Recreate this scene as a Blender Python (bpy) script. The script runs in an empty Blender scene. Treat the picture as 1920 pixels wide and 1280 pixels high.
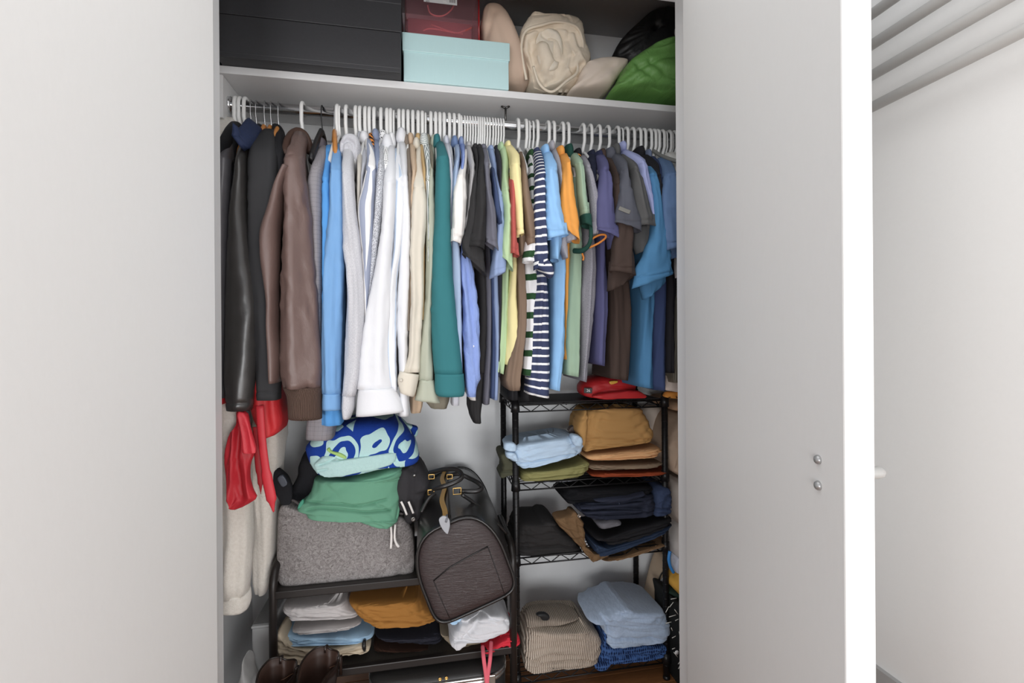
import bpy, bmesh, math, random
import numpy as np
from mathutils import Vector, Matrix
C = bpy.context.scene.collection
sc = bpy.context.scene
# ---------------------------------------------------------------- camera
# world: X along the closet, Y into the closet, Z up, origin at the lens
H = 1.19                      # lens height above the floor
FL = 900.0                    # focal length in pixels of the 1920 wide frame
TH = math.radians(10.7)       # yaw
RO = 0.007                    # roll
CX, CY = 960.0, 627.0
fwd = Vector((math.sin(TH), math.cos(TH), 0)); rgt = Vector((math.cos(TH), -math.sin(TH), 0)); up = Vector((0, 0, 1))
Rc = (rgt - RO * up).normalized(); Uc = (up + RO * rgt).normalized()
cam = bpy.data.cameras.new('camera'); cam_o = bpy.data.objects.new('camera', cam); C.objects.link(cam_o)
cam_o.matrix_world = Matrix(((Rc.x, Uc.x, -fwd.x, 0), (Rc.y, Uc.y, -fwd.y, 0), (Rc.z, Uc.z, -fwd.z, 0), (0, 0, 0, 1)))
cam.sensor_width = 36.0; cam.lens = 36.0 * FL / 1920.0; cam.shift_y = -(640 - CY) / 1920.0; cam.clip_start = 0.02
sc.camera = cam_o
# ---------------------------------------------------------------- light
w = bpy.data.worlds.new('world'); sc.world = w; w.use_nodes = True
w.node_tree.nodes['Background'].inputs[0].default_value = (0.93, 0.96, 1.0, 1); w.node_tree.nodes['Background'].inputs[1].default_value = 0.74
def area(name, loc, aim, size, power, col=(1, 1, 1)):
    l = bpy.data.lights.new(name, 'AREA'); l.energy = power; l.size = size; l.color = col
    o = bpy.data.objects.new(name, l); C.objects.link(o); o.location = loc
    o.rotation_euler = (Vector(aim) - Vector(loc)).to_track_quat('-Z', 'Y').to_euler(); return o
area('overhead_fill', (0.08, 0.28, 1.34), (0.08, 0.5, -0.6), 1.6, 9, (1, 0.985, 0.965))  # added overhead soft fill that brightens the door faces, not a known fixture
area('front_fill', (-0.85, -2.0, -0.5), (0.2, 1.6, -0.35), 1.0, 33, (0.98, 0.99, 1))  # added fill low behind the camera, no window there; lifts interior and doors
area('front_fill', (0.85, -2.0, -0.5), (0.0, 1.6, -0.35), 1.0, 33, (0.98, 0.99, 1))  # matching added fill on the right, for the opposite door face
sc.view_settings.view_transform = 'Standard'; sc.view_settings.look = 'None'
sc.view_settings.gamma = 1.0; sc.view_settings.use_curve_mapping = False; sc.view_settings.exposure = 0.17

# ---------------------------------------------------------------- projection
def P(x, y, Y):
    """point of the plane Y (distance into the closet) seen at photo pixel x, y"""
    ix = (x - CX) / FL; iy = (CY - y) / FL
    u = ix + RO * iy; v = iy - RO * ix
    d = Y / (math.cos(TH) - u * math.sin(TH))
    return Vector((d * (math.sin(TH) + u * math.cos(TH)), Y, d * v))
def Pz(x, y, z):
    ix = (x - CX) / FL; iy = (CY - y) / FL
    u = ix + RO * iy; v = iy - RO * ix; d = z / v
    return Vector((d * (math.sin(TH) + u * math.cos(TH)), d * (math.cos(TH) - u * math.sin(TH)), z))
def Pn(x, y, Y):
    ix = (x - CX) / FL; iy = (CY - y) / FL
    u = ix + RO * iy; v = iy - RO * ix
    d = Y / (math.cos(TH) - u * math.sin(TH))
    return np.stack([d * (math.sin(TH) + u * math.cos(TH)), Y + 0 * d, d * v], -1)
def proj(p):
    q = p[..., 0] * rgt.x + p[..., 1] * rgt.y; d = p[..., 0] * fwd.x + p[..., 1] * fwd.y
    u = q / d; v = p[..., 2] / d
    return CX + FL * (u - RO * v), CY - FL * (v + RO * u)

# ---------------------------------------------------------------- materials
def lin(c):
    r = [((v / 255) / 12.92 if v / 255 <= 0.04045 else ((v / 255 + 0.055) / 1.055) ** 2.4) for v in c[:3]]
    g = 0.3 * r[0] + 0.55 * r[1] + 0.15 * r[2]
    return tuple(v * 0.9 + g * 0.1 for v in r)
class NT:
    def __init__(s, name):
        s.m = bpy.data.materials.new(name); s.m.use_nodes = True; s.t = s.m.node_tree
        s.b = s.t.nodes['Principled BSDF']
    def n(s, typ, **kw):
        nd = s.t.nodes.new(typ)
        for k, v in kw.items():
            if k in nd.inputs: s.set(nd.inputs[k], v)
            else: setattr(nd, k, v)
        return nd
    def set(s, inp, v):
        if hasattr(v, 'is_output') or isinstance(v, bpy.types.NodeSocket): s.t.links.new(v, inp)
        else: inp.default_value = v
    def math(s, op, a, b=0.0, c=None):
        nd = s.t.nodes.new('ShaderNodeMath'); nd.operation = op; s.set(nd.inputs[0], a); s.set(nd.inputs[1], b)
        if c is not None: s.set(nd.inputs[2], c)
        return nd.outputs[0]
    def mix(s, f, a, b):
        nd = s.t.nodes.new('ShaderNodeMix'); nd.data_type = 'RGBA'; s.set(nd.inputs[0], f)
        for i, v in ((6, a), (7, b)):
            if isinstance(v, tuple): v = (*v[:3], 1)
            s.set(nd.inputs[i], v)
        return nd.outputs[2]
    def uv(s):
        tc = s.t.nodes.new('ShaderNodeTexCoord'); return tc.outputs['UV']
    def obj(s):
        tc = s.t.nodes.new('ShaderNodeTexCoord'); return tc.outputs['Object']
    def sep(s, v):
        nd = s.t.nodes.new('ShaderNodeSeparateXYZ'); s.t.links.new(v, nd.inputs[0]); return nd.outputs
    def noise(s, vec, scale, detail=2.0, rough=0.5, dist=0.0):
        nd = s.t.nodes.new('ShaderNodeTexNoise'); s.t.links.new(vec, nd.inputs['Vector'])
        nd.inputs['Scale'].default_value = scale; nd.inputs['Detail'].default_value = detail; nd.inputs['Roughness'].default_value = rough; nd.inputs['Distortion'].default_value = dist
        return nd.outputs['Fac']
    def ramp(s, f, lo, hi):
        nd = s.t.nodes.new('ShaderNodeMapRange'); s.set(nd.inputs[0], f); nd.inputs[1].default_value = lo; nd.inputs[2].default_value = hi; return nd.outputs[0]
    def stretch(s, vec, sx, sy, sz=1):
        nd = s.t.nodes.new('ShaderNodeMapping'); s.t.links.new(vec, nd.inputs[0]); nd.inputs['Scale'].default_value = (sx, sy, sz); return nd.outputs[0]
    def bump(s, h, strength, dist=0.001, chain=None):
        nd = s.t.nodes.new('ShaderNodeBump'); s.t.links.new(h, nd.inputs['Height']); nd.inputs['Strength'].default_value = strength; nd.inputs['Distance'].default_value = dist
        if chain is not None: s.t.links.new(chain, nd.inputs['Normal'])
        return nd.outputs[0]
    def out(s, col=None, rough=None, normal=None, **kw):
        if col is not None: s.set(s.b.inputs['Base Color'], (*col, 1) if isinstance(col, tuple) else col)
        if rough is not None: s.set(s.b.inputs['Roughness'], rough)
        if normal is not None: s.set(s.b.inputs['Normal'], normal)
        for k, v in kw.items(): s.set(s.b.inputs[k.replace('_', ' ')], v)
        return s.m
_mc = {}
def plain(col, rough=0.5, metal=0.0, var=0.03, bump=0.0, bs=60, coords='obj', spec=0.5, aniso=(1, 1, 1)):
    k = ('p', col, rough, metal, var, bump, bs, spec, aniso)
    if k in _mc: return _mc[k]
    n = NT('surface'); c = lin(col); v = n.obj()
    if aniso != (1, 1, 1): v = n.stretch(v, *aniso)
    f = n.noise(v, bs, 3)
    colr = n.mix(f, tuple(x * (1 - var) for x in c), tuple(min(1, x * (1 + var)) for x in c))
    nm = n.bump(f, bump, 0.002) if bump else None
    _mc[k] = n.out(colr, rough, nm, Metallic=metal); n.b.inputs['Specular IOR Level'].default_value = spec
    return _mc[k]
def fabric(col, col2=None, kind='weave', rough=0.9, var=0.06, p=(), sheen=0.0, cr=0.0):
    """woven or knitted cloth; kind picks the pattern, read in metres from the UVs"""
    k = ('f', col, col2, kind, rough, var, p, sheen, cr)
    if k in _mc: return _mc[k]
    n = NT('fabric_' + kind); c = lin(col); c2 = lin(col2) if col2 else c; uv = n.uv()
    X, Yv, _z = n.sep(uv)
    big = n.noise(uv, 9, 2)
    fine = n.noise(uv, 1400, 2)
    base = n.mix(big, tuple(x * (1 - var) for x in c), tuple(min(1, x * (1 + var)) for x in c))
    bh, bst, bd = fine, 0.25, 0.0006
    def stripe(coord, period, duty, off=0.0):
        return n.math('LESS_THAN', n.math('FRACT', n.math('ADD', n.math('DIVIDE', coord, period), off)), duty)
    if kind == 'marl':
        f = n.ramp(n.noise(n.stretch(uv, 1.0, 0.35), 620, 4, 0.7), 0.38, 0.62)
        base = n.mix(f, base, c2)
    elif kind == 'hstripe':                    # horizontal bands: period, duty, wobble
        co = n.math('ADD', Yv, n.math('MULTIPLY', n.noise(uv, 12), 0.006))
        base = n.mix(stripe(co, p[0], p[1]), base, c2)
    elif kind == 'vstripe':
        base = n.mix(stripe(X, p[0], p[1], p[2] if len(p) > 2 else 0.0), base, c2)
    elif kind == 'dstripe':
        base = n.mix(stripe(n.math('ADD', Yv, n.math('MULTIPLY', X, 0.7)), p[0], p[1]), base, c2)
    elif kind == 'check':
        a = stripe(X, p[0], 0.16); b = stripe(Yv, p[0], 0.16)
        base = n.mix(n.math('MULTIPLY', n.math('ADD', a, b), 0.4), base, c2)
        base = n.mix(n.math('MULTIPLY', n.ramp(n.noise(uv, 900, 3), 0.4, 0.6), 0.5), base, c2)
    elif kind == 'dots':
        vo = n.n('ShaderNodeTexVoronoi'); n.t.links.new(n.stretch(uv, p[0], p[0]), vo.inputs['Vector']); vo.inputs['Scale'].default_value = 1; vo.inputs['Randomness'].default_value = p[2]
        base = n.mix(n.math('LESS_THAN', vo.outputs['Distance'], p[1]), base, c2)
    elif kind == 'velour':
        f = n.noise(n.stretch(uv, 1, 0.4), 45, 4, 0.6); base = n.mix(n.math('MULTIPLY', f, 0.5), base, c2)
    elif kind == 'felt':
        f = n.ramp(n.noise(n.stretch(uv, 1, 1), 70, 7, 0.78, 2.5), 0.34, 0.68); base = n.mix(f, base, c2); bh, bst, bd = f, 0.6, 0.003
    elif kind == 'denim':
        f = n.noise(n.stretch(uv, 1, 0.2), 900, 3); base = n.mix(f, base, c2)
        base = n.mix(n.math('MULTIPLY', n.ramp(n.noise(uv, 25, 4), 0.45, 0.75), 0.4), base, c2)
    elif kind == 'knit':                       # ribs across u
        wv = n.n('ShaderNodeTexWave'); n.t.links.new(uv, wv.inputs['Vector']); wv.inputs['Scale'].default_value = p[0]; wv.inputs['Distortion'].default_value = 0.35
        wv.inputs['Detail'].default_value = 2; wv.inputs['Detail Scale'].default_value = 3
        if len(p) > 1 and p[1]: wv.bands_direction = 'Y'
        base = n.mix(n.ramp(wv.outputs['Fac'], 0.1, 0.7), c2, base); bh, bst, bd = wv.outputs['Fac'], 0.9, 0.004
        f = n.ramp(n.noise(uv, 700, 3), 0.35, 0.65); base = n.mix(n.math('MULTIPLY', f, 0.35), base, c2)
    elif kind == 'mesh':                       # open honeycomb knit
        vo = n.n('ShaderNodeTexVoronoi'); n.t.links.new(n.stretch(uv, p[0], p[0] * 0.7), vo.inputs['Vector']); vo.inputs['Scale'].default_value = 1; vo.inputs['Randomness'].default_value = 0.25
        base = n.mix(n.ramp(vo.outputs['Distance'], 0.25, 0.5), c2, base); bh, bst, bd = vo.outputs['Distance'], 0.9, 0.004
    elif kind == 'fleece':
        f = n.noise(uv, 130, 6, 0.7); base = n.mix(n.ramp(f, 0.3, 0.7), c2, base); bh, bst, bd = f, 0.7, 0.004
    elif kind == 'loops':                      # big terry loops
        mp_ = n.n('ShaderNodeVectorMath', operation='ADD'); n.t.links.new(uv, mp_.inputs[0])
        nz = n.t.nodes.new('ShaderNodeTexNoise'); n.t.links.new(uv, nz.inputs['Vector']); nz.inputs['Scale'].default_value = 14; nz.inputs['Detail'].default_value = 1
        vs = n.n('ShaderNodeVectorMath', operation='SCALE'); n.t.links.new(nz.outputs['Color'], vs.inputs[0]); vs.inputs['Scale'].default_value = p[1]; n.t.links.new(vs.outputs[0], mp_.inputs[1])
        vo = n.n('ShaderNodeTexVoronoi'); n.t.links.new(mp_.outputs[0], vo.inputs['Vector']); vo.inputs['Scale'].default_value = p[0]; vo.inputs['Randomness'].default_value = 0.85
        ff = n.math('GREATER_THAN', n.math('SINE', n.math('MULTIPLY', vo.outputs['Distance'], p[2])), 0.12)
        base = n.mix(ff, base, c2); bh, bst, bd = n.noise(uv, 500, 3), 0.6, 0.003
    nm = n.bump(bh, bst, bd)
    if cr: nm = n.bump(n.noise(n.stretch(uv, 1.0, 0.6), 55, 3, 0.55, 0.6), cr, 0.01, nm)
    _mc[k] = n.out(base, rough, nm); n.b.inputs['Specular IOR Level'].default_value = 0.25 if rough > 0.6 else 0.5
    if sheen: n.b.inputs['Sheen Weight'].default_value = sheen
    return _mc[k]

# ---------------------------------------------------------------- objects
def tag(o, label=None, cat=None, group=None, kind=None):
    if label: o['label'] = label
    if cat: o['category'] = cat
    if group: o['group'] = group
    if kind: o['kind'] = kind
    return o
def thing(name, label, cat, loc=(0, 0, 0), group=None):
    o = bpy.data.objects.new(name, None); C.objects.link(o); o.location = loc; o.empty_display_size = 0.05
    return tag(o, label, cat, group)
def link(name, me, mat, parent=None):
    o = bpy.data.objects.new(name, me); C.objects.link(o)
    if mat is not None and not me.materials: me.materials.append(mat)
    if parent is not None:
        o.parent = parent
        base = Vector(parent.location) if parent.parent is None else Vector(parent.location) + Vector(parent.parent.location)
        o.location = -base
    return o
def from_bm(name, bm, mat, parent=None, smooth=True):
    me = bpy.data.meshes.new(name); bm.normal_update(); bm.to_mesh(me); bm.free()
    if smooth:
        for p in me.polygons: p.use_smooth = True
    return link(name, me, mat, parent)
def add_box(bm, x0, x1, y0, y1, z0, z1, M=None):
    vs = [bm.verts.new((x, y, z)) for x in (x0, x1) for y in (y0, y1) for z in (z0, z1)]
    for f in ((0, 1, 3, 2), (4, 6, 7, 5), (0, 4, 5, 1), (2, 3, 7, 6), (0, 2, 6, 4), (1, 5, 7, 3)): bm.faces.new([vs[i] for i in f])
    if M is not None: bmesh.ops.transform(bm, matrix=M, verts=vs)
    return vs
def box(name, b, mat, parent=None, bev=0.0, M=None, seg=2):
    bm = bmesh.new(); add_box(bm, *b)
    bmesh.ops.recalc_face_normals(bm, faces=bm.faces)
    if bev: bmesh.ops.bevel(bm, geom=bm.edges[:], offset=bev, segments=seg, affect='EDGES', profile=0.5)
    if M is not None: bm.transform(M)
    return from_bm(name, bm, mat, parent, smooth=False)
def add_tube(bm, pts, r, seg=8, closed=False, flat=None):
    """round bar through pts; r is a radius or one radius per point; flat=(axis, scale) squashes it"""
    pts = [Vector(p) for p in pts]; n = len(pts); rings = []
    prev = None
    for i, p in enumerate(pts):
        a = pts[(i - 1) % n] if (closed or i > 0) else p; b = pts[(i + 1) % n] if (closed or i < n - 1) else p
        t = (b - a)
        if t.length < 1e-9: t = Vector((0, 0, 1))
        t.normalize()
        if prev is None:
            ref = Vector((0, 0, 1)) if abs(t.z) < 0.9 else Vector((1, 0, 0))
            u = t.cross(ref).normalized()
        else:
            u = prev - t * prev.dot(t)
            u = u.normalized() if u.length > 1e-6 else t.orthogonal().normalized()
        prev = u; v = t.cross(u)
        rr = r[i] if isinstance(r, (list, tuple)) else r
        ring = []
        for k in range(seg):
            o = (u * math.cos(2 * math.pi * k / seg) + v * math.sin(2 * math.pi * k / seg)) * rr
            if flat: o[flat[0]] *= flat[1]
            ring.append(bm.verts.new(p + o))
        rings.append(ring)
    m = n if closed else n - 1
    for i in range(m):
        A, B = rings[i], rings[(i + 1) % n]
        for k in range(seg): bm.faces.new((A[k], A[(k + 1) % seg], B[(k + 1) % seg], B[k]))
    if not closed:
        bm.faces.new(rings[0][::-1]); bm.faces.new(rings[-1])
def tube(name, pts, r, mat, parent=None, seg=8, closed=False, flat=None):
    bm = bmesh.new(); add_tube(bm, pts, r, seg, closed, flat); return from_bm(name, bm, mat, parent)
def smooth_path(pts, k=6):
    pts = [Vector(p) for p in pts]; out = []
    for i in range(len(pts) - 1):
        p0 = pts[max(i - 1, 0)]; p1 = pts[i]; p2 = pts[i + 1]; p3 = pts[min(i + 2, len(pts) - 1)]
        for j in range(k):
            t = j / k
            out.append(0.5 * ((2 * p1) + (p2 - p0) * t + (2 * p0 - 5 * p1 + 4 * p2 - p3) * t * t + (3 * p1 - p0 - 3 * p2 + p3) * t ** 3))
    out.append(pts[-1]); return out

# ---------------------------------------------------------------- soft things
def crv(keys, n):
    """resample key rows (K,c) smoothly to n rows"""
    K = np.array(keys, float); k = len(K)
    s = np.concatenate([[0], np.cumsum(np.maximum(np.abs(np.diff(K[:, :4], axis=0)).max(1), 1e-3))]); s /= s[-1]
    t = np.linspace(0, 1, n)
    out = np.empty((n, K.shape[1]))
    m = np.zeros_like(K)                       # monotone-ish tangents
    for i in range(k):
        a = max(i - 1, 0); b = min(i + 1, k - 1); m[i] = (K[b] - K[a]) / max(s[b] - s[a], 1e-9)
    for j, tt in enumerate(t):
        i = min(max(np.searchsorted(s, tt, 'right') - 1, 0), k - 2); h = s[i + 1] - s[i]; x = (tt - s[i]) / h
        out[j] = (2 * x**3 - 3 * x**2 + 1) * K[i] + (x**3 - 2 * x**2 + x) * h * m[i] + (-2 * x**3 + 3 * x**2) * K[i + 1] + (x**3 - x**2) * h * m[i + 1]
    return out
def spow(c, e): return np.sign(c) * np.abs(c) ** e
def mesh_np(name, V, F, UVl, mat, parent, smooth=True):
    me = bpy.data.meshes.new(name); me.from_pydata(V.tolist(), [], F)
    uvl = me.uv_layers.new(name='UVMap'); uvl.data.foreach_set('uv', np.asarray(UVl, np.float32).ravel())
    if smooth: me.polygons.foreach_set('use_smooth', np.ones(len(me.polygons), bool))
    me.update(); return link(name, me, mat, parent)
def loft(name, rows, mat, parent=None, seg=26, ex=0.9, top=True, bot='cap', fold=(0.004, 18, 1.2), grow=True, seed=0, crease=(), lump=0.0, lk=14, skirt=0.035, wr=0.0, wk=(26, 9), layers=(), planar=False):
    """tube of cloth through rows (n,7): xl yl xr yr in photo pixels, depth Y, front and back radius in metres"""
    R = np.asarray(rows, float); n = len(R)
    L = Pn(R[:, 0], R[:, 1], R[:, 4]); Q = Pn(R[:, 2], R[:, 3], R[:, 4])
    c = (L + Q) / 2; h = (Q - L) / 2; hw = np.linalg.norm(h, axis=1)
    hh = h / np.maximum(hw, 1e-6)[:, None]
    D = np.stack([hh[:, 1], -hh[:, 0], 0 * hw], 1); D /= np.maximum(np.linalg.norm(D, axis=1), 1e-6)[:, None]
    sgn = np.where(D[:, 1] > 0, -1, 1); D *= sgn[:, None]
    a = np.linspace(0, 2 * np.pi, seg, endpoint=False) + np.pi / 2
    ca = spow(np.cos(a), ex); sa = spow(np.sin(a), ex)
    rf = R[:, 5][:, None]; rb = R[:, 6][:, None]
    dep = np.where(sa[None] > 0, sa[None] * rf, sa[None] * rb)
    V = c[:, None, :] + h[:, None, :] * (-ca)[None, :, None] + D[:, None, :] * dep[:, :, None]
    # lengths for the pattern coordinates
    per = np.linalg.norm(np.diff(np.concatenate([V, V[:, :1]], 1), axis=1), axis=2); arc = np.concatenate([np.zeros((n, 1)), np.cumsum(per, 1)], 1)
    vv = np.concatenate([[0], np.cumsum(np.linalg.norm(np.diff(c, axis=0), axis=1))])
    rng = np.random.RandomState(seed + 7)
    amp, kx, kz = fold
    s = (h[:, None, :] * (-ca)[None, :, None]).sum(2) * 0 + (-ca)[None] * hw[:, None]
    z = vv[:, None]
    f = np.zeros_like(s)
    tt_ = np.linspace(0, 1, n)[:, None]
    for i in range(4):
        k1 = kx * (0.6 + 0.9 * rng.rand()); k2 = kz * (rng.rand() * 2 - 1); ph = rng.rand() * 6.28
        w_ = np.sin(2 * np.pi * (k1 * s + k2 * z) + ph + 1.3 * np.sin(2 * np.pi * kz * z * 0.7 + ph * 2))
        f += (w_ if i % 2 else 1.6 * (1 - np.abs(w_)) ** 1.5 - 0.6) * (0.9 - 0.15 * i)
    g = (0.25 + 0.75 * np.clip(vv / max(vv[-1], 1e-6) * 1.6, 0, 1))[:, None] if grow else 1.0
    d = amp * 0.55 * f * g
    if lump:
        for i in range(6):
            k3 = rng.randn(3) * lk; ph = rng.rand() * 6.28
            d = d + lump * 0.4 * np.sin((V * k3).sum(2) + ph + 1.5 * np.sin((V * k3[[1, 2, 0]] * 0.8).sum(2) + ph))
    if wr:
        for i in range(7):
            th_ = rng.rand() * 3.14; k1 = wk[0] * (0.5 + rng.rand()); ph = rng.rand() * 6.28
            q = s * math.cos(th_) + z * math.sin(th_); q2 = -s * math.sin(th_) + z * math.cos(th_)
            rdg = (1 - np.abs(np.sin(np.pi * k1 * q + ph + 1.6 * np.sin(2 * np.pi * wk[1] * 0.6 * q2 + ph * 3)))) ** 3
            msk = np.clip(np.sin(2 * np.pi * wk[1] * 0.5 * q2 + ph * 5) * np.sin(2 * np.pi * wk[1] * 0.4 * q + ph * 7) + 0.25, 0, 1)
            d = d + wr * rdg * msk * (1 if i % 3 else -1.2)
    for tk, dp, wd in layers:
        cen = tk + 0.018 * np.sin(s * 31 + tk * 40 + seed) + 0.012 * np.sin(s * 77 + seed)
        d = d - dp * np.exp(-((tt_ - cen) / wd) ** 2)
    nrm = hh[:, None, :] * (-np.cos(a))[None, :, None] * 0.5 + D[:, None, :] * np.sin(a)[None, :, None]
    small = np.clip(hw / 0.012, 0, 1)[:, None]
    d = d * small
    if crease:
        px, py = proj(V); front = np.clip(np.sin(a) * 3, 0, 1)[None]
        for pts, depth, wid in crease:
            best = np.full(px.shape, 1e9)
            for (x0, y0), (x1, y1) in zip(pts[:-1], pts[1:]):
                dx, dy = x1 - x0, y1 - y0; L2 = dx * dx + dy * dy + 1e-9
                t = np.clip(((px - x0) * dx + (py - y0) * dy) / L2, 0, 1)
                best = np.minimum(best, (px - x0 - t * dx) ** 2 + (py - y0 - t * dy) ** 2)
            V = V + np.array([0, 1.0, 0]) * (depth * np.exp(-best / (wid * wid)) * front)[:, :, None]
    V = V + nrm * d[:, :, None]
    P_ = V.reshape(-1, 3); verts = [P_]; F = []; UV = []
    if planar:
        ax = hh.mean(0); ax /= np.linalg.norm(ax); U_ = (V * ax).sum(2); W_v = V[:, :, 2] - 0.35 * V[:, :, 1]
    def uvq(i, j):
        if planar: return (U_[i, j % seg], W_v[i, j % seg])
        return (arc[i, j] - arc[i, seg] / 2, -vv[i])
    for i in range(n - 1):
        for j in range(seg):
            j2 = (j + 1) % seg
            F.append((i * seg + j, i * seg + j2, (i + 1) * seg + j2, (i + 1) * seg + j))
            UV += [uvq(i, j), uvq(i, j + 1), uvq(i + 1, j + 1), uvq(i + 1, j)]
    nv = n * seg
    def cap(i, flip):
        nonlocal nv
        verts.append(V[i].mean(0)[None]); ci = nv; nv += 1
        for j in range(seg):
            j2 = (j + 1) % seg; q = (i * seg + j, i * seg + j2, ci)
            F.append(q if flip else q[::-1]); UV.extend([(arc[i, j], -vv[i])] * 3)
    if top: cap(0, False)
    if bot == 'cap': cap(n - 1, True)
    else:                                      # open hem: the cloth turns up inside
        base = (n - 1) * seg; cc = V[-1].mean(0); upv = np.array([0, 0, skirt])
        for q, (sc_, du) in enumerate(((0.93, 0.0), (0.86, 0.5), (0.8, 1.0))):
            verts.append(cc + (V[-1] - cc) * sc_ + upv * du)
            for j in range(seg):
                j2 = (j + 1) % seg; F.append((base + j, base + j2, nv + j2, nv + j)); UV += [(arc[-1, j], -vv[-1])] * 4
            base = nv; nv += seg
        verts.append((cc + upv * 1.2)[None])
        for j in range(seg): F.append((base + j, base + (j + 1) % seg, nv)); UV += [(0, -vv[-1])] * 3
        nv += 1
    return mesh_np(name, np.concatenate(verts), F, UV, mat, parent)
def puff(name, poly, Yf, dep, mat, parent=None, rows=44, seg=56, ex=0.75, prof=3.2, rot=0.0, fold=(0.002, 9, 3), lump=0.003, lk=22, seed=1, crease=(), slope=0.0, wr=0.0, wk=(26, 9), layers=(), fr0=0.36):
    """soft solid: the outline (photo pixels, lying about a third into the thing) filled out to a real thickness dep"""
    p = np.array(poly, float); ce = p.mean(0); r = math.radians(rot); cr, sr = math.cos(r), math.sin(r)
    q = (p - ce) @ np.array([[cr, -sr], [sr, cr]])
    # round the outline a little
    for _ in range(1):
        nq = np.roll(q, -1, 0); q = np.stack([q * 0.8 + nq * 0.2, q * 0.2 + nq * 0.8], 1).reshape(-1, 2)
    y0, y1 = q[:, 1].min(), q[:, 1].max(); e = (y1 - y0) * 0.004
    t = (1 - np.cos(np.linspace(0.0, math.pi, rows))) / 2; t = 0.55 * t + 0.45 * np.linspace(0, 1, rows)
    ys = y0 + e + (y1 - y0 - 2 * e) * t
    keys = []
    for yy, tt in zip(ys, t):
        xs = []
        for (xa, ya), (xb, yb) in zip(q, np.roll(q, -1, 0)):
            if (ya <= yy < yb) or (yb <= yy < ya): xs.append(xa + (xb - xa) * (yy - ya) / (yb - ya))
        if len(xs) < 2: continue
        Lp = np.array([min(xs), yy]); Rp = np.array([max(xs), yy])
        Lp = Lp @ np.array([[cr, sr], [-sr, cr]]) + ce; Rp = Rp @ np.array([[cr, sr], [-sr, cr]]) + ce
        pf = max(1 - abs(2 * tt - 1) ** prof, 0.0) ** (1 / prof)
        fr = 0.13 + fr0 * ((1 - tt) if Lp[1] > CY else tt)      # the widest ring lies near the front low down, further back at the top
        Y = Yf + dep * fr + slope * (tt - 0.5)
        keys.append((Lp[0], Lp[1], Rp[0], Rp[1], Y, dep * fr * max(pf, 0.03), dep * (1 - fr) * max(pf, 0.03)))
    return loft(name, keys, mat, parent, seg=seg, ex=ex, fold=fold, grow=False, seed=seed, crease=crease, lump=lump, lk=lk, wr=wr, wk=wk, layers=layers, planar=True)
# ---------------------------------------------------------------- the setting
M_wall = plain((234, 233, 231), 0.55, var=0.012, bump=0.12, bs=90)
M_in = plain((238, 239, 240), 0.6, var=0.015, bump=0.1, bs=90)
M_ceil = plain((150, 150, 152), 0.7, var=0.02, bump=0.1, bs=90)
M_door = plain((226, 225, 223), 0.45, var=0.012, bump=0.10, bs=120, aniso=(1, 1, 0.4))
M_trim = plain((226, 226, 226), 0.4, var=0.01)
M_base = plain((168, 167, 166), 0.5, var=0.03)
def wood_floor():
    n = NT('wood_floor'); v = n.obj(); s = n.stretch(v, 3, 40, 1)
    g = n.noise(s, 2.2, 6, 0.65, 1.5)
    c = n.mix(g, lin((88, 50, 22)), lin((172, 112, 60)))
    return n.out(c, 0.35, n.bump(g, 0.15, 0.001))
M_floor = wood_floor()
YF, YB = 1.22, 1.83            # back of the front wall, back wall of the closet
XL, XR = -0.59, 1.07           # closet side walls
JL, JR = -0.46, 0.70           # the opening
ZC = 1.2
def S(o): return tag(o, kind='structure')
S(box('floor', (-2.6, 2.6, -2.8, 1.9, -H - 0.06, -H - 0.004), M_wall)).data.materials[0] = M_floor
# floor boards: each one a piece of the floor
fl = bpy.data.objects['floor']; rng = random.Random(3)
bm = bmesh.new(); add_box(bm, -0.6, 0.6, -0.034, 0.034, -0.01, 0.0); bmesh.ops.bevel(bm, geom=bm.edges[:], offset=0.0012, segments=1, affect='EDGES')
bme = bpy.data.meshes.new('board'); bm.to_mesh(bme); bm.free(); bme.materials.append(M_floor)
for i in range(10):
    y = 1.2 + 0.07 * i; x = -1.1 + rng.random() * 0.4
    while x < 1.2:
        o = bpy.data.objects.new('board', bme); C.objects.link(o); o.parent = fl; o.location = (x + 0.6, y, -H + rng.random() * 0.0006); x += 1.203
S(box('wall_back', (XL - 0.1, XR + 0.1, YB, YB + 0.1, -H, ZC + 0.1), M_in))
S(box('wall_left', (XL - 0.1, XL, YF, YB, -H, ZC), M_in))
S(box('wall_right', (XR, XR + 0.1, YF, YB, -H, ZC), M_in))
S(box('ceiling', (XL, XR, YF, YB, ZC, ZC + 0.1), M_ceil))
bm = bmesh.new()
add_box(bm, -1.6, JL, 1.12, YF, -H, 1.35); add_box(bm, JR, 1.17, 1.12, YF, -H, 1.35); add_box(bm, 1.17, 1.44, 1.65, 1.75, -H, 1.35); add_box(bm, JL, JR, 1.12, YF, 0.92, 1.35)
S(from_bm('wall_front', bm, M_wall, smooth=False))
S(box('wall_side', (1.44, 1.54, -2.8, 1.75, -H, 1.5), M_wall))
# jamb lining
bm = bmesh.new(); add_box(bm, JL, JL + 0.004, 1.12, YF, -H, 0.92); add_box(bm, JR - 0.004, JR, 1.12, YF, -H, 0.92); add_box(bm, JL, JR, 1.12, YF, 0.916, 0.92)
S(from_bm('trim_1', bm, M_trim, smooth=False))
bb = S(box('baseboard_side', (1.425, 1.4399, -2.8, 1.65, -H, -H + 0.115), M_base)); 
S(box('baseboard_back', (XL, XR, YB - 0.012, YB, -H, -H + 0.07), M_in))
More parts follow.
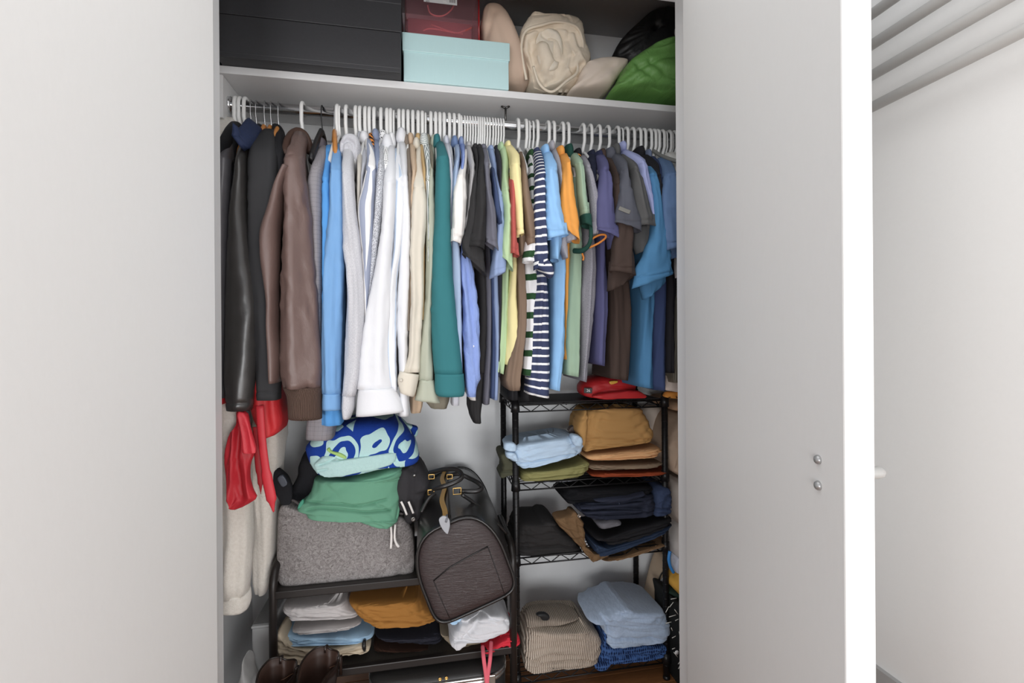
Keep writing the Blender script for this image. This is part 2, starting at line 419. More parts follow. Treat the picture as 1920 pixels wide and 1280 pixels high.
# doors swung open towards the room
def door(name, hinge, ang, width, th, side):
    M = Matrix.Translation((hinge[0], hinge[1], 0)) @ Matrix.Rotation(ang, 4, 'Z')
    d = box(name, (0, width, *((-th, 0) if side > 0 else (0, th)), -H + 0.012, 0.905), M_door, None, 0.0025, M)
    return S(d), M
A = math.atan2(-0.5705, -0.1046)
dr, MR = door('door_2', (0.659, 1.118), A, 0.58, 0.041, -1)
dl, ML = door('door_1', (-0.4285, 1.118), math.radians(270 - 13), 0.58, 0.038, 1)
M_knob = plain((170, 170, 170), 0.35, 0.6)
def lathe(name, prof, M, mat, parent, seg=20):
    bm = bmesh.new(); rings = []
    for r, x in prof: rings.append([bm.verts.new((r * math.cos(2 * math.pi * k / seg), r * math.sin(2 * math.pi * k / seg), x)) for k in range(seg)])
    for A_, B_ in zip(rings[:-1], rings[1:]):
        for k in range(seg): bm.faces.new((A_[k], A_[(k + 1) % seg], B_[(k + 1) % seg], B_[k]))
    bm.faces.new(rings[0][::-1]); bm.faces.new(rings[-1]); bmesh.ops.recalc_face_normals(bm, faces=bm.faces); bm.transform(M)
    return from_bm(name, bm, mat, parent)
for z in (-0.184, -0.2215):
    Mk = MR @ Matrix.Translation((0.526, 0.0, z)) @ Matrix.Rotation(math.radians(90), 4, 'X')
    lathe('screw_cap', [(0.0066, -0.001), (0.0066, 0.002), (0.0055, 0.0045), (0.003, 0.006), (0.0006, 0.0064)], Mk, M_knob, dr)
# the pull on the outer face of the right door: a bow on two feet
M_pull = plain((176, 175, 172), 0.4, 0.1)
th = 0.041
pp = [(0.526, th, -0.2035), (0.526, th + 0.025, -0.2035), (0.526, th + 0.044, -0.2035), (0.526, th + 0.051, -0.2035), (0.526, th + 0.0545, -0.2035)]
bm = bmesh.new(); add_tube(bm, [MR @ Vector(p) for p in pp], [0.0075, 0.0085, 0.0092, 0.0072, 0.003], 16)
for z in (-0.184, -0.2215): add_tube(bm, [MR @ Vector((0.526, th - 0.001, z)), MR @ Vector((0.526, th + 0.008, z)), MR @ Vector((0.526, th + 0.014, -0.2035))], 0.005, 10)
from_bm('handle', bm, M_pull, dr)
# bars of a drying rack along the side wall
rack = thing('drying_rack', 'pale grey rack of four horizontal round bars along the side wall, top right', 'rack', (1.36, 0.6, 0.7))
M_bar = plain((196, 194, 191), 0.5, var=0.02)
XB = 1.36
for k, (xx, yy) in enumerate(((1636, 202), (1636, 143), (1636, 86), (1636, 29))):
    ix = (xx - CX) / FL; u = ix; d = XB / (math.sin(TH) + u * math.cos(TH)); q = P(xx, yy, d * (math.cos(TH) - u * math.sin(TH)))
    tube('bar', [(XB, 1.4, q.z), (XB, 0.02, q.z)], 0.0155, M_bar, rack, 18)
zz = [o.location for o in rack.children]
for y in (1.4, 0.0):
    box('upright', (XB - 0.02, 1.4395, y - 0.02, y + 0.02, 0.66, 1.12), M_bar, rack, 0.003)

# ---------------------------------------------------------------- shelf, cleats, rod
M_sh = plain((222, 222, 222), 0.5, var=0.015, bump=0.05, bs=60)
SZ = 0.7745
shelf = thing('shelf', 'white painted closet shelf board across the top with end cleats', 'shelf', (0.2, 1.65, SZ))
box('shelf_board', (XL, XR, 1.5, YB, SZ - 0.0215, SZ), M_sh, shelf, 0.0015)
for x0, x1 in ((XL, XL + 0.035), (XR - 0.035, XR)): box('cleat', (x0, x1, 1.507, YB, SZ - 0.145, SZ - 0.022), M_sh, shelf, 0.002)
box('back_cleat', (XL + 0.035, XR - 0.035, YB - 0.018, YB, SZ - 0.075, SZ - 0.022), M_sh, shelf, 0.002)
def chrome():
    return plain((226, 227, 229), 0.18, 1.0, var=0.0)
M_chr = chrome()
RY, RZ, RR = 1.555, 0.687, 0.0155
rod = thing('clothes_rod', 'long chrome clothes rod under the white shelf carrying all the hangers', 'rod', (0.2, RY, RZ))
tube('rod_tube', [(XL + 0.035, RY, RZ), (XR - 0.035, RY, RZ)], RR, M_chr, rod, 24)
xs = P(948, 215, RY).x
bm = bmesh.new(); add_tube(bm, [(xs, RY, RZ + RR - 0.004), (xs, RY, SZ - 0.03)], 0.0035, 8)
for dx, dy in ((0.013, 0), (-0.013, 0.004), (0.0, 0.014)): add_tube(bm, [(xs, RY, SZ - 0.03), (xs + dx, RY + dy, SZ - 0.0225)], 0.0035, 6)
from_bm('support_post', bm, plain((90, 88, 86), 0.35, 0.9), rod)
for x in (XL + 0.038, XR - 0.038):
    bm = bmesh.new(); add_tube(bm, [(x - 0.004, RY, RZ), (x + 0.004, RY, RZ)], 0.024, 20); from_bm('end_socket', bm, M_chr, rod)
# ---------------------------------------------------------------- on the top shelf
M_bbox = plain((52, 52, 55), 0.55, var=0.1, bump=0.15, bs=160)
def lidbox(name, label, x0, x1, y0, y1, z0, zl, z1, mat, ov, edge=None):
    t = thing(name, label, 'box', ((x0 + x1) / 2, (y0 + y1) / 2, z0))
    box('box_body', (x0, x1, y0, y1, z0, zl + 0.01), mat, t, 0.0015)
    box('lid', (x0 - ov, x1 + ov, y0 - ov, y1 + ov, zl, z1), mat, t, 0.0018)
    return t
xr = P(751, 120, 1.453).x; yb0 = 1.453
lidbox('shoe_box', 'wide black cardboard box at the left end of the top shelf, the lower of two', -0.553, xr, yb0, 1.79, SZ + 0.0005, SZ + 0.012, SZ + 0.1185, M_bbox, 0.0006)
lidbox('shoe_box', 'black cardboard box stacked on top of the other black box', -0.551, xr + 0.003, yb0 - 0.003, 1.795, SZ + 0.119, SZ + 0.20, SZ + 0.222, M_bbox, 0.0006)
M_mint = plain((190, 226, 228), 0.42, var=0.02, bump=0.12, bs=300, aniso=(1, 1, 0.08))
a = P(757, 150, 1.494); b = P(954, 164, 1.494); zl = P(757, 94, 1.49).z; zt = P(756, 58, 1.487).z
lidbox('gift_box', 'pale mint green cardboard box with a deep lid, in the middle of the top shelf', a.x, b.x, 1.494, 1.735, SZ + 0.0005, zl, zt, M_mint, 0.0035)
# red see-through bin with cables
zb = zt + 0.0005; x0 = P(759, 40, 1.503).x; x1 = P(898, 60, 1.503).x
n = NT('red_plastic'); n.out(lin((232, 182, 188)), 0.12); n.b.inputs['Transmission Weight'].default_value = 0.93; n.b.inputs['IOR'].default_value = 1.06
M_redp = n.m
bin_ = thing('storage_bin', 'translucent dark red plastic bin of cables standing on the mint box', 'bin', ((x0 + x1) / 2, 1.6, zb))
bm = bmesh.new(); y0, y1, z1 = 1.503, 1.70, zb + 0.17
t_ = 0.0022
for bx in ((x0, x1, y0, y0 + t_, zb, z1), (x0, x1, y1 - t_, y1, zb, z1), (x0, x0 + t_, y0 + t_, y1 - t_, zb, z1), (x1 - t_, x1, y0 + t_, y1 - t_, zb, z1), (x0 + t_, x1 - t_, y0 + t_, y1 - t_, zb, zb + t_)): add_box(bm, *bx)
from_bm('bin_wall', bm, M_redp, bin_, smooth=False)
tube('rim', [(x0, y0, z1), (x1, y0, z1), (x1, y1, z1), (x0, y1, z1)], 0.004, plain((170, 30, 38), 0.3), bin_, 8, True)
xr0 = x1 - 0.004
tube('corner_edge', [(x1, y0, zb), (x1, y0, z1)], 0.0028, plain((150, 14, 22), 0.25), bin_, 8)
box('liner_card', (x0 + 0.006, x1 - 0.006, y1 - 0.03, y1 - 0.027, zb + 0.004, z1 - 0.01), plain((206, 160, 164), 0.8), bin_)
M_cab = plain((244, 176, 176), 0.4)
def cable(px, name='charging_cable', Y=1.52, r=0.0022, label='', m=M_cab):
    o = tube(name, smooth_path([P(x, y, Y + 0.0015 * i) for i, (x, y) in enumerate(px)], 6), r, m); return tag(o, label, 'cable', 'cables in the red bin')
cable([(802, 10), (806, 24), (818, 30), (832, 29), (845, 20), (852, 8)], label='pale pink looped cable hanging in the red bin', Y=1.53)
cable([(793, 58), (803, 54), (820, 55), (838, 59), (858, 62), (872, 57)], label='pale pink cable lying flat at the bottom of the red bin', Y=1.515)
cable([(808, 46), (822, 51), (838, 57), (856, 62), (868, 64)], label='pale pink straight cable crossing over the flat one in the red bin', Y=1.525, r=0.0018)
cable([(862, 61), (874, 57), (884, 52)], label='orange pink cable end at the right of the red bin', Y=1.53, r=0.0024, m=plain((250, 150, 110), 0.4))
# sticker
M_stk = plain((222, 224, 226), 0.5)
p0 = P(794.5, 4, 1.5028); p1 = P(857, 9, 1.5028)
box('sticker', (p0.x, p1.x, 1.5022, 1.5028, P(820, 6, 1.5025).z, P(820, 6, 1.5025).z + 0.05), M_stk, bin_)
M_ink = plain((70, 66, 70), 0.6); M_wink = plain((255, 255, 255), 0.6)
for k in range(9):
    xx = P(843 + k * 1.3, 2, 1.502).x; zz_ = P(848, 5.2, 1.502).z
    box('bar_code', (xx, xx + (0.0007 if k % 3 else 0.0012), 1.5018, 1.5023, zz_, zz_ + 0.012), M_ink, bin_)
def text(name, s, loc, size, mat, parent, rot=(math.pi / 2, 0, 0), ext=0.0003, align='CENTER'):
    cu = bpy.data.curves.new(name, 'FONT'); cu.body = s; cu.size = size; cu.extrude = ext; cu.align_x = align; cu.align_y = 'CENTER'
    to = bpy.data.objects.new(name, cu); C.objects.link(to); bpy.context.view_layer.update()
    me = bpy.data.meshes.new_from_object(to.evaluated_get(bpy.context.evaluated_depsgraph_get())); bpy.data.objects.remove(to)
    me.transform(Matrix.LocRotScale(Vector(loc), __import__('mathutils').Euler(rot), None) if not isinstance(rot, Matrix) else Matrix.Translation(loc) @ rot)
    me.name = name; return link(name, me, mat, parent)
text('lettering', '14L', P(834, 3.2, 1.5018), 0.009, M_wink, bin_)
text('lettering', 'wm', P(802, 2, 1.5018), 0.008, M_ink, bin_)
# tan pillow bag
M_tan = fabric((214, 186, 164), rough=0.85, var=0.05)
def soft(name, cat, label, poly, Yf, dep, mat, group=None, **k):
    return tag(puff(name, poly, Yf, dep, mat, **k), label, cat, group)
soft('pillow', 'pillow', 'dusty tan pillow standing between the mint box and the canvas bundle', [(900, 60), (903, 25), (908, 12), (922, 5), (938, 12), (952, 28), (962, 50), (975, 92), (985, 130), (988, 174), (950, 171), (925, 168)], 1.53, 0.2, M_tan, lump=0.004, crease=[([(912, 70), (920, 40), (925, 20)], 0.01, 5), ([(940, 40), (958, 90), (968, 150)], 0.006, 8)])
# canvas bundle: a rolled cloth with an open mouth
M_canv = fabric((240, 226, 204), rough=0.9, var=0.05, cr=0.15)
cb = thing('canvas_bag', 'cream canvas bag bundled up with an open crumpled mouth, on the top shelf', 'bag', P(1040, 173, 1.58))
puff('bag_body', [(969, 81), (977, 53), (993, 31), (1005, 23), (1017, 31), (1039, 36), (1080, 34), (1092, 43), (1095, 67), (1098, 93), (1106, 113), (1099, 134), (1080, 163), (1068, 174), (1036, 174), (987, 172), (987, 134), (974, 103)], 1.54, 0.2, M_canv, cb, rows=90, seg=110, lump=0.003, wr=0.005, wk=(16, 6),
     crease=[([(1000, 75), (1015, 60), (1040, 55), (1060, 70), (1062, 100), (1045, 140), (1025, 150), (1008, 125), (1000, 90), (1000, 75)], 0.028, 9), ([(1018, 62), (1034, 75), (1046, 110), (1030, 135)], 0.02, 6),
             ([(978, 85), (985, 60), (1005, 50), (1045, 45), (1080, 58), (1088, 85)], 0.012, 3.5), ([(985, 108), (998, 130), (1005, 160), (1036, 170), (1070, 145), (1092, 118)], 0.014, 4), ([(1068, 60), (1078, 95), (1070, 125), (1085, 140)], 0.016, 4)])
def lip(name, px, Y, r, mat, parent, flat=None):
    return tube(name, smooth_path([P(x, y, Y + d) for x, y, d in px], 7), r, mat, parent, 10, False, flat)
lip('mouth_rim', [(987, 150, 0.01), (978, 100, 0.0), (980, 70, 0), (990, 55, 0), (1015, 47, -0.005), (1045, 41, -0.005), (1080, 50, 0.0), (1092, 75, 0.01), (1093, 95, 0.01)], 1.545, 0.0045, M_canv, cb)
lip('mouth_rim', [(1000, 125, -0.003), (1012, 158, -0.01), (1035, 172, -0.01), (1062, 152, -0.008), (1082, 135, 0.0), (1080, 110, 0.006), (1074, 95, 0.006)], 1.548, 0.0045, M_canv, cb)
puff('inner_fold', [(1001, 78), (1010, 60), (1030, 55), (1047, 58), (1054, 85), (1052, 110), (1040, 135), (1015, 140), (1006, 115)], 1.552, 0.06, fabric((236, 226, 208), rough=0.9, cr=0.2), cb, lump=0.008, lk=38, rows=50, seg=60, crease=[([(1020, 62), (1040, 75), (1046, 110)], 0.014, 5), ([(1008, 90), (1030, 100), (1050, 108)], 0.006, 4)])
soft('pillow', 'pillow', 'small cream cotton pillow lying beside the green sack on the top shelf', [(1062, 176), (1078, 158), (1088, 135), (1103, 115), (1125, 111), (1147, 110), (1176, 115), (1174, 126), (1155, 150), (1134, 181), (1095, 178)], 1.535, 0.17, fabric((238, 222, 206), rough=0.85, var=0.04), rot=-20, crease=[([(1100, 155), (1125, 140), (1150, 120)], 0.008, 6)])
M_nyl = fabric((24, 24, 26), rough=0.5, var=0.1, cr=0.1)
bs_ = thing('stuff_sack', 'black nylon stuff sack with gathered end on the right of the top shelf', 'bag', P(1230, 120, 1.65))
cr_ = [([(1238, 48), (1238 + 90 * math.cos(a_), 48 + 90 * math.sin(a_))], 0.006, 2.5) for a_ in [2.2 + 0.17 * k for k in range(14)]]
puff('sack_body', [(1147, 109), (1161, 79), (1180, 58), (1199, 41), (1223, 19), (1247, 13), (1290, 17), (1300, 67), (1300, 180), (1180, 190), (1165, 130)], 1.56, 0.24, M_nyl, bs_, rows=80, seg=110, crease=cr_, ex=0.9, wr=0.003, wk=(9, 4))
tube('drawcord', smooth_path([P(x, y, 1.545) for x, y in ((1272, 50), (1266, 55), (1266, 66), (1272, 70))], 5), 0.0014, plain((230, 230, 230), 0.5), bs_)
gs = soft('stuff_sack', 'bag', 'bright green nylon stuff sack sagging over the shelf edge at the right', [(1142, 178), (1160, 148), (1175, 120), (1199, 101), (1235, 79), (1265, 69), (1300, 66), (1310, 190), (1275, 200), (1240, 197), (1211, 191), (1185, 184)], 1.455, 0.26, fabric((108, 166, 78), rough=0.5, var=0.08, cr=0.3), rows=80, seg=110, lump=0.006, lk=30, wr=0.008, wk=(12, 5), crease=[([(1165, 150), (1200, 125), (1245, 105), (1290, 98)], 0.008, 4), ([(1195, 118), (1230, 145), (1250, 185)], 0.007, 5), ([(1220, 110), (1255, 140), (1290, 150)], 0.008, 4), ([(1180, 165), (1225, 160), (1280, 172)], 0.005, 4)])
# ---------------------------------------------------------------- hangers
M_hang = plain((226, 226, 224), 0.35, var=0.01)
M_wood = plain((214, 138, 52), 0.45, var=0.25, bs=30, aniso=(1, 0.2, 1))
M_wire = plain((190, 190, 192), 0.2, 0.95)
M_blk = plain((22, 22, 24), 0.45)
hr = RR + 0.006
def hook_pts(z0, r=hr, lean=0.0):
    pts = [(0, -r * 0.15, z0), (0, -r * 0.75, z0 + 0.025)] + [(0, -r, RZ - 0.012)]
    for k in range(9):
        a = math.pi - k * math.pi * 1.08 / 8
        pts.append((0, r * math.cos(a), RZ + RR + 0.006 - r + r * math.sin(a) + 0.0))
    return pts
def tubular_hanger_meshes(r=0.0056):
    pass; R_ = RR + r + 0.0005
    bm = bmesh.new(); p = [(0, -0.001, 0.612), (0, -0.004, 0.622), (0, -R_, 0.646), (0, -R_, RZ)]
    for k in range(1, 9):
        a = math.pi - k * math.pi * 1.12 / 8; p.append((0, R_ * math.cos(a), RZ + R_ * math.sin(a)))
    add_tube(bm, p, r, 8); h = bpy.data.meshes.new('hook'); bm.to_mesh(h); bm.free()
    bm = bmesh.new()
    q = [(0, 0.0, 0.613), (0, -0.025, 0.604), (0, -0.08, 0.560), (0, -0.135, 0.500), (0, -0.138, 0.490), (0, -0.13, 0.484), (0, 0, 0.484), (0, 0.13, 0.484), (0, 0.138, 0.490), (0, 0.135, 0.500), (0, 0.08, 0.560), (0, 0.025, 0.604)]
    add_tube(bm, q, 0.005, 7, True); b = bpy.data.meshes.new('arms'); bm.to_mesh(b); bm.free()
    for me in (h, b):
        me.materials.append(M_hang)
        for f in me.polygons: f.use_smooth = True
    return h, b
hook_me, arms_me = tubular_hanger_meshes()
hook_thin, arms_thin = tubular_hanger_meshes(0.0031)
def hanger(x_px, y_px, label, kind='white', swivel=0.0, group=None):
    X = P(x_px, y_px + 20, RY - hr).x
    nm = {'white': 'plastic_hanger', 'wood': 'wooden_hanger', 'black': 'black_hanger'}[kind]
    t = thing(nm, label, 'hanger', (X, RY, 0), group); t.rotation_euler.z = swivel
    if kind == 'white':
        thin = 863 < x_px < 947 or x_px in (635.6, 738, 798, 1169, 994, 1001, 1252, 1263)
        for n_, me in (('hook', hook_thin if thin else hook_me), ('arms', arms_thin if thin else arms_me)):
            o = bpy.data.objects.new(n_, me); C.objects.link(o); o.parent = t
    else:
        r = 0.0018; R_ = RR + r + 0.001
        p = [(0, 0, 0.60), (0, -0.002, 0.63), (0, -R_, 0.66), (0, -R_, RZ)] + [(0, R_ * math.cos(math.pi - k * math.pi * 1.1 / 8), RZ + R_ * math.sin(math.pi - k * math.pi * 1.1 / 8)) for k in range(1, 9)]
        bm = bmesh.new(); add_tube(bm, p, r, 8); o = from_bm('hook', bm, M_wire if kind == 'wood' else M_blk); o.parent = t
        bm = bmesh.new()
        q = [(0, -0.16, 0.480), (0, -0.145, 0.500), (0, -0.08, 0.567), (0, -0.025, 0.615), (0, 0, 0.623), (0, 0.025, 0.615), (0, 0.08, 0.567), (0, 0.145, 0.500), (0, 0.16, 0.480)]
        add_tube(bm, q, [0.013, 0.014, 0.013, 0.012, 0.011, 0.012, 0.013, 0.014, 0.013], 10, flat=(0, 0.55)); o = from_bm('arms', bm, M_wood if kind == 'wood' else M_blk); o.parent = t
    return t

# ---------------------------------------------------------------- garments on the rod
HOOKS = [439, 447, 457, 565, 631, 635.6, 648, 666, 674, 684, 692, 701, 714, 725, 732, 738, 748, 756, 765, 774, 784, 792, 798, 808, 817, 825, 833, 843, 852, 861.5,
         866, 872, 877, 882, 887, 892, 897, 901, 905, 909, 914, 919, 925, 930, 935, 940, 945, 973, 988, 994, 1001, 1009, 1030, 1040, 1057, 1067, 1096, 1110, 1126, 1143, 1161, 1169, 1178, 1190, 1202, 1211, 1222, 1230, 1237, 1246, 1252, 1259, 1263, 1269]
held = {}
def rowsof(sp, n, Yfun, rfun):
    ks = []
    for r in sp:
        xl, yl, xr_, yr = (r[0], r[2], r[1], r[2]) if len(r) == 3 else r
        ks.append((xl, yl, xr_, yr))
    A_ = crv(ks, n); ym = (A_[:, 1] + A_[:, 3]) / 2
    out = []
    for i, k in enumerate(A_):
        Y = Yfun(ym[i]); rf, rb = rfun(ym[i], i / (n - 1)); out.append((*k, Y, rf, rb))
    return out
_seed = [10]
def refine(rows, ys):
    """extra rows close to the seams at heights ys so that a stitched line keeps a sharp groove"""
    R = np.array(rows, float); ym = (R[:, 1] + R[:, 3]) / 2; t = list(range(len(R)))
    for y in ys:
        for i in range(len(R) - 1):
            if ym[i] <= y < ym[i + 1]:
                for d in (-3.6, -1.8, 0, 1.8, 3.6): t.append(i + min(max((y + d - ym[i]) / (ym[i + 1] - ym[i]), -1), 2))
                break
    t = sorted(x for x in t if 0 <= x <= len(R) - 1); t = [x for k, x in enumerate(t) if k == 0 or x - t[k - 1] > 0.04]
    return [tuple(R[min(int(x), len(R) - 2)] * (1 - (x - min(int(x), len(R) - 2))) + R[min(int(x), len(R) - 2) + 1] * (x - min(int(x), len(R) - 2))) for x in t]
def garment(name, cat, short, label, mat, hook=None, hk='white', col=None, seam=None, sl=None, bd=None, dy=0.0, short_sleeve=False, fold=(0.0075, 20, 0.9), thick=0.026, wr=0.0025, colmat=None, cuff=None, hem=None, dyb=0.0, crease=(), sleeve2=None, lumps=0.0, deep=0.2, cuffmat=None, group=None):
    _seed[0] += 1; sd = _seed[0]
    first = (sl or bd)[0]; x0 = (first[0] + first[-2 if len(first) == 4 else 1]) / 2 if len(first) == 3 else (first[0] + first[2]) / 2
    t = thing(name, label, cat, (P(x0, first[-1], RY).x, RY, 0.6), group)
    if sl:
        y0 = sl[0][-1] if len(sl[0]) == 3 else (sl[0][1] + sl[0][3]) / 2
        ys = seam or y0 + 42
        def Yf(y):
            if y < ys: s = max((y - y0) / max(ys - y0, 1), 0); return 1.515 - 0.145 * s ** 0.85 + dy
            return 1.37 - 0.022 * min((y - ys) / 60, 1) + dy
        def rf(y, tt):
            k = min(1, 0.7 + 3 * tt); return thick * k, (0.05 if y < ys else thick * 1.05) * k
        L_ = sl[-1]; n = int(max(14, min(44, (max(L_[1], L_[-1]) - y0) / 6)))
        R_ = rowsof(sl, n, Yf, rf); cr = list(crease)
        R0 = R_; lines = []
        def at_y(y):
            i = max(j for j in range(n - 1) if (R0[j][1] + R0[j][3]) / 2 <= y or j == 0); y1_, y2_ = (R0[i][1] + R0[i][3]) / 2, (R0[i + 1][1] + R0[i + 1][3]) / 2
            k = (y - y1_) / max(y2_ - y1_, 1e-6); return [R0[i][q] * (1 - k) + R0[i + 1][q] * k for q in range(4)]
        if seam: lines.append((seam, 0.0075, 1.8))
        if short_sleeve: lines.append(((R0[-1][1] + R0[-1][3]) / 2 - 13, 0.0028, 1.2))
        for y, dp, wd in lines:
            q = at_y(y); cr.append(([(q[0] - 2, q[1]), ((q[0] + q[2]) / 2, (q[1] + q[3]) / 2 + 1.2), (q[2] + 2, q[3])], dp, wd))
        R_ = refine(R_, [l[0] for l in lines])
        loft('sleeve', R_, mat, t, fold=fold, seed=sd, wr=wr, wk=(22, 7), bot='hem' if short_sleeve else 'cap', lump=lumps, crease=cr, seg=30)
        if sl and not bd:
            # the rest of the garment hangs behind its sleeve
            m_ = R0[len(R0) // 3]; e_ = R0[-1]; xm = (m_[0] + m_[2]) / 2; xe = (e_[0] + e_[2]) / 2; ye = (e_[1] + e_[3]) / 2
            yb_ = ye if not short_sleeve else ye + 120
            xh = xe if not short_sleeve else xm
            if short_sleeve: dyb = max(dyb, 0.09)
            bd = [((xm + xe) / 2 - 6, (xm + xe) / 2 + 6, (m_[1] + ye) / 2), (xh - 7, xh + 7, yb_)]
    if bd:
        yb0 = bd[0][-1] if len(bd[0]) == 3 else (bd[0][1] + bd[0][3]) / 2
        yn = (sl[0][-1] if sl else bd[0][-1])
        def Yb(y): return 1.43 + dy + dyb
        def rb(y, tt): return 0.03, deep * (0.5 + 0.5 * min(1, tt * 3))
        rows = [tuple(r) for r in bd]
        if sl:
            # shoulder slab rising to the neck behind the sleeve
            nx = (sl[0][0] + (sl[0][1] if len(sl[0]) == 3 else sl[0][2])) / 2
            r1 = rows[0]; xc = (r1[0] + (r1[1] if len(r1) == 3 else r1[2])) / 2
            ytop = yn + 10
            rows = [(nx - 5, nx + 5, ytop), ((nx * .6 + xc * .4) - 7, (nx * .6 + xc * .4) + 7, ytop + (yb0 - ytop) * 0.4)] + rows
        L_ = rows[-1]; n = int(max(12, min(44, (max(L_[1] if len(L_) == 4 else 0, L_[-1]) - rows[0][-1]) / 9)))
        R2 = rowsof(rows, n, Yb, rb)
        # neck end is narrow front to back
        R3 = []
        for i, r in enumerate(R2):
            s = min(1, (i / n) * 5 + 0.25) if sl else 1
            R3.append((*r[:4], r[4] + (1 - s) * 0.09, r[5] * s, r[6] * s))
        loft('body', R3, mat, t, fold=(fold[0] * 1.1, fold[1], fold[2]), seed=sd + 500, seg=38, ex=0.85, lump=lumps, wr=wr, wk=(18, 6))
    if col:
        kind, cx, cy, cw, ch = col
        w_ = cw / 2; yt, yb_ = cy - ch / 2, cy + ch / 2
        if kind == 'tee': ks = [(cx - w_ * .82, yt, cx + w_ * .76, yt), (cx - w_ * .95, cy - ch * .22, cx + w_ * .9, cy - ch * .2), (cx - w_, cy + ch * .2, cx + w_, cy + ch * .2), (cx - w_ * .85, yb_ + 4, cx + w_ * 1.15, yb_ + 4)]
        else: ks = [(cx - w_ * .78, yt, cx + w_ * .7, yt), (cx - w_ * .98, cy - ch * .2, cx + w_ * .92, cy - ch * .2), (cx - w_ * 1.05, cy + ch * .3, cx + w_ * 1.08, cy + ch * .36), (cx - w_ * .7, yb_ + 2, cx + w_ * 1.05, yb_ + 3)]
        K = crv(ks, 12)
        rr = [(*k, RY - 0.03 + dy, 0.036 * (0.6 + 0.45 * math.sin(math.pi * (0.15 + 0.7 * i / 11))), 0.06) for i, k in enumerate(K)]
        loft('collar', rr, colmat or mat, t, fold=(0.0008, 20, 1), seed=sd + 900, seg=24, crease=[([(cx - w_, cy + ch * .3), (cx + w_, cy + ch * .36)], 0.004, 1.5)] if kind == 'shirt' else ())
    if cuff:
        n = 10
        R_ = rowsof(cuff, n, lambda y: 1.346 + dy, lambda y, tt: (thick * (1.02 if tt < .9 else .9), thick * 1.0))
        loft('cuff', R_, cuffmat or mat, t, fold=(fold[0] * 0.35, fold[1], 0.3), seed=sd + 300, bot='hem', grow=False, seg=26)
    if sleeve2:
        pts, d2 = sleeve2
        R_ = rowsof(pts, int(max(10, (pts[-1][-1] - pts[0][-1]) / 6)), lambda y: 1.37 + d2, lambda y, tt: (thick, thick))
        loft('sleeve', R_, mat, t, fold=(fold[0], fold[1], fold[2] * 2), seed=sd + 350, bot='hem', lump=max(lumps, 0.0025), seg=26)
    if hook: held[hook] = (short, hk)
    return t
F = fabric
black = F((32, 32, 35), rough=0.75, var=0.1); blacks = F((40, 39, 40), rough=0.8, var=0.1)
satin = plain((96, 94, 98), 0.33, var=0.15, bs=40); leather = plain((58, 56, 55), 0.3, var=0.15, bump=0.25, bs=45, spec=0.6)
M_btn = plain((150, 150, 155), 0.3, 0.3)
def button(x, y, Y, r=0.0045, mat=None, parent=None, name='button'):
    p = P(x, y, Y); bm = bmesh.new(); bmesh.ops.create_cone(bm, cap_ends=True, segments=14, radius1=r, radius2=r * .8, depth=0.003, matrix=Matrix.Translation(p) @ Matrix.Rotation(math.pi / 2, 4, 'X'))
    return from_bm(name, bm, mat or M_btn, parent)
g = garment('fleece_robe', 'robe', 'cream fleece robe', 'long cream fleece robe hanging at the far left end of the rod', F((248, 242, 232), (234, 226, 214), 'fleece', rough=0.95, var=0.04, sheen=0.3), 439, dy=0.045,
    sl=[(412, 446, 226), (405, 442, 262), (402, 436, 320), (402, 430, 500), (405, 440, 700), (407, 462, 830), (409, 474, 920), (411, 478, 980), (411, 474, 1060), (411, 470, 1110)], seam=300,
    cuff=[(411, 470, 1108), (410, 471, 1125), (413, 466, 1139)], bd=[(440, 500, 600), (470, 524, 780), (472, 516, 900), (474, 514, 1000), (474, 508, 1080), (478, 500, 1108)], dyb=0.03, fold=(0.012, 12, 0.6), thick=0.04, deep=0.16, lumps=0.004, wr=0.006)
garment('black_coat', 'coat', 'thin black coat', 'black coat at the far left, its ragged hem hanging below the satin sleeve', black, 447, dy=0.02, sl=[(432, 452, 232), (418, 436, 258), (409, 425, 290), (405, 420, 400), (404, 418, 700)], bd=[(405, 440, 500), (406, 443, 757), (408, 441, 800), (411, 432, 832), (414, 424, 852)], lumps=0.002, dyb=-0.055, deep=0.1)
g = garment('satin_jacket', 'jacket', 'charcoal satin jacket', 'charcoal satin jacket with a red lining showing at the cuff, far left', satin, 457, dy=-0.005, sl=[(437, 455, 243), (424, 441, 262), (415, 434, 290), (412, 432, 320), (409, 428, 480), (407, 425, 640), (408, 424, 745)], seam=300, fold=(0.003, 14, 0.7), bd=[(414, 440, 500), (414, 434, 740)], dyb=0.02)
R_ = rowsof([(409, 424, 740), (409, 424, 751), (412, 421, 757)], 6, lambda y: 1.343, lambda y, t_: (0.022, 0.022)); loft('lining', R_, F((216, 22, 34), rough=0.5), g, bot='hem')
navyv = F((40, 52, 84), rough=0.7, var=0.12, cr=0.3)
g = garment('padded_vest', 'vest', 'navy vest', 'navy padded vest with an orange wooden hanger end in its armhole', navyv, None, dy=-0.03, sl=[(466, 222, 490, 240), (458, 231, 484, 252), (446, 245, 470, 272), (436, 254, 456, 282)], seam=262, short_sleeve=True, fold=(0.002, 14, 3), bd=[(446, 466, 330), (444, 462, 600), (444, 462, 700)], dyb=0.03, thick=0.024)
lea = garment('leather_blazer', 'blazer', 'black leather blazer', 'shiny black leather blazer with three cuff buttons, hanging at the left', leather, None, dy=-0.022, sl=[(470, 496, 256), (455, 480, 270), (447, 464, 290), (441, 463, 322), (431, 465, 400), (426, 474, 480), (424, 482, 540), (423, 484, 620), (421, 481, 700), (422, 475, 755), (424, 472, 768)], fold=(0.005, 9, 1.0), thick=0.032, bd=[(440, 500, 500), (430, 500, 750)], short_sleeve=True, dyb=0.035, lumps=0.0012)
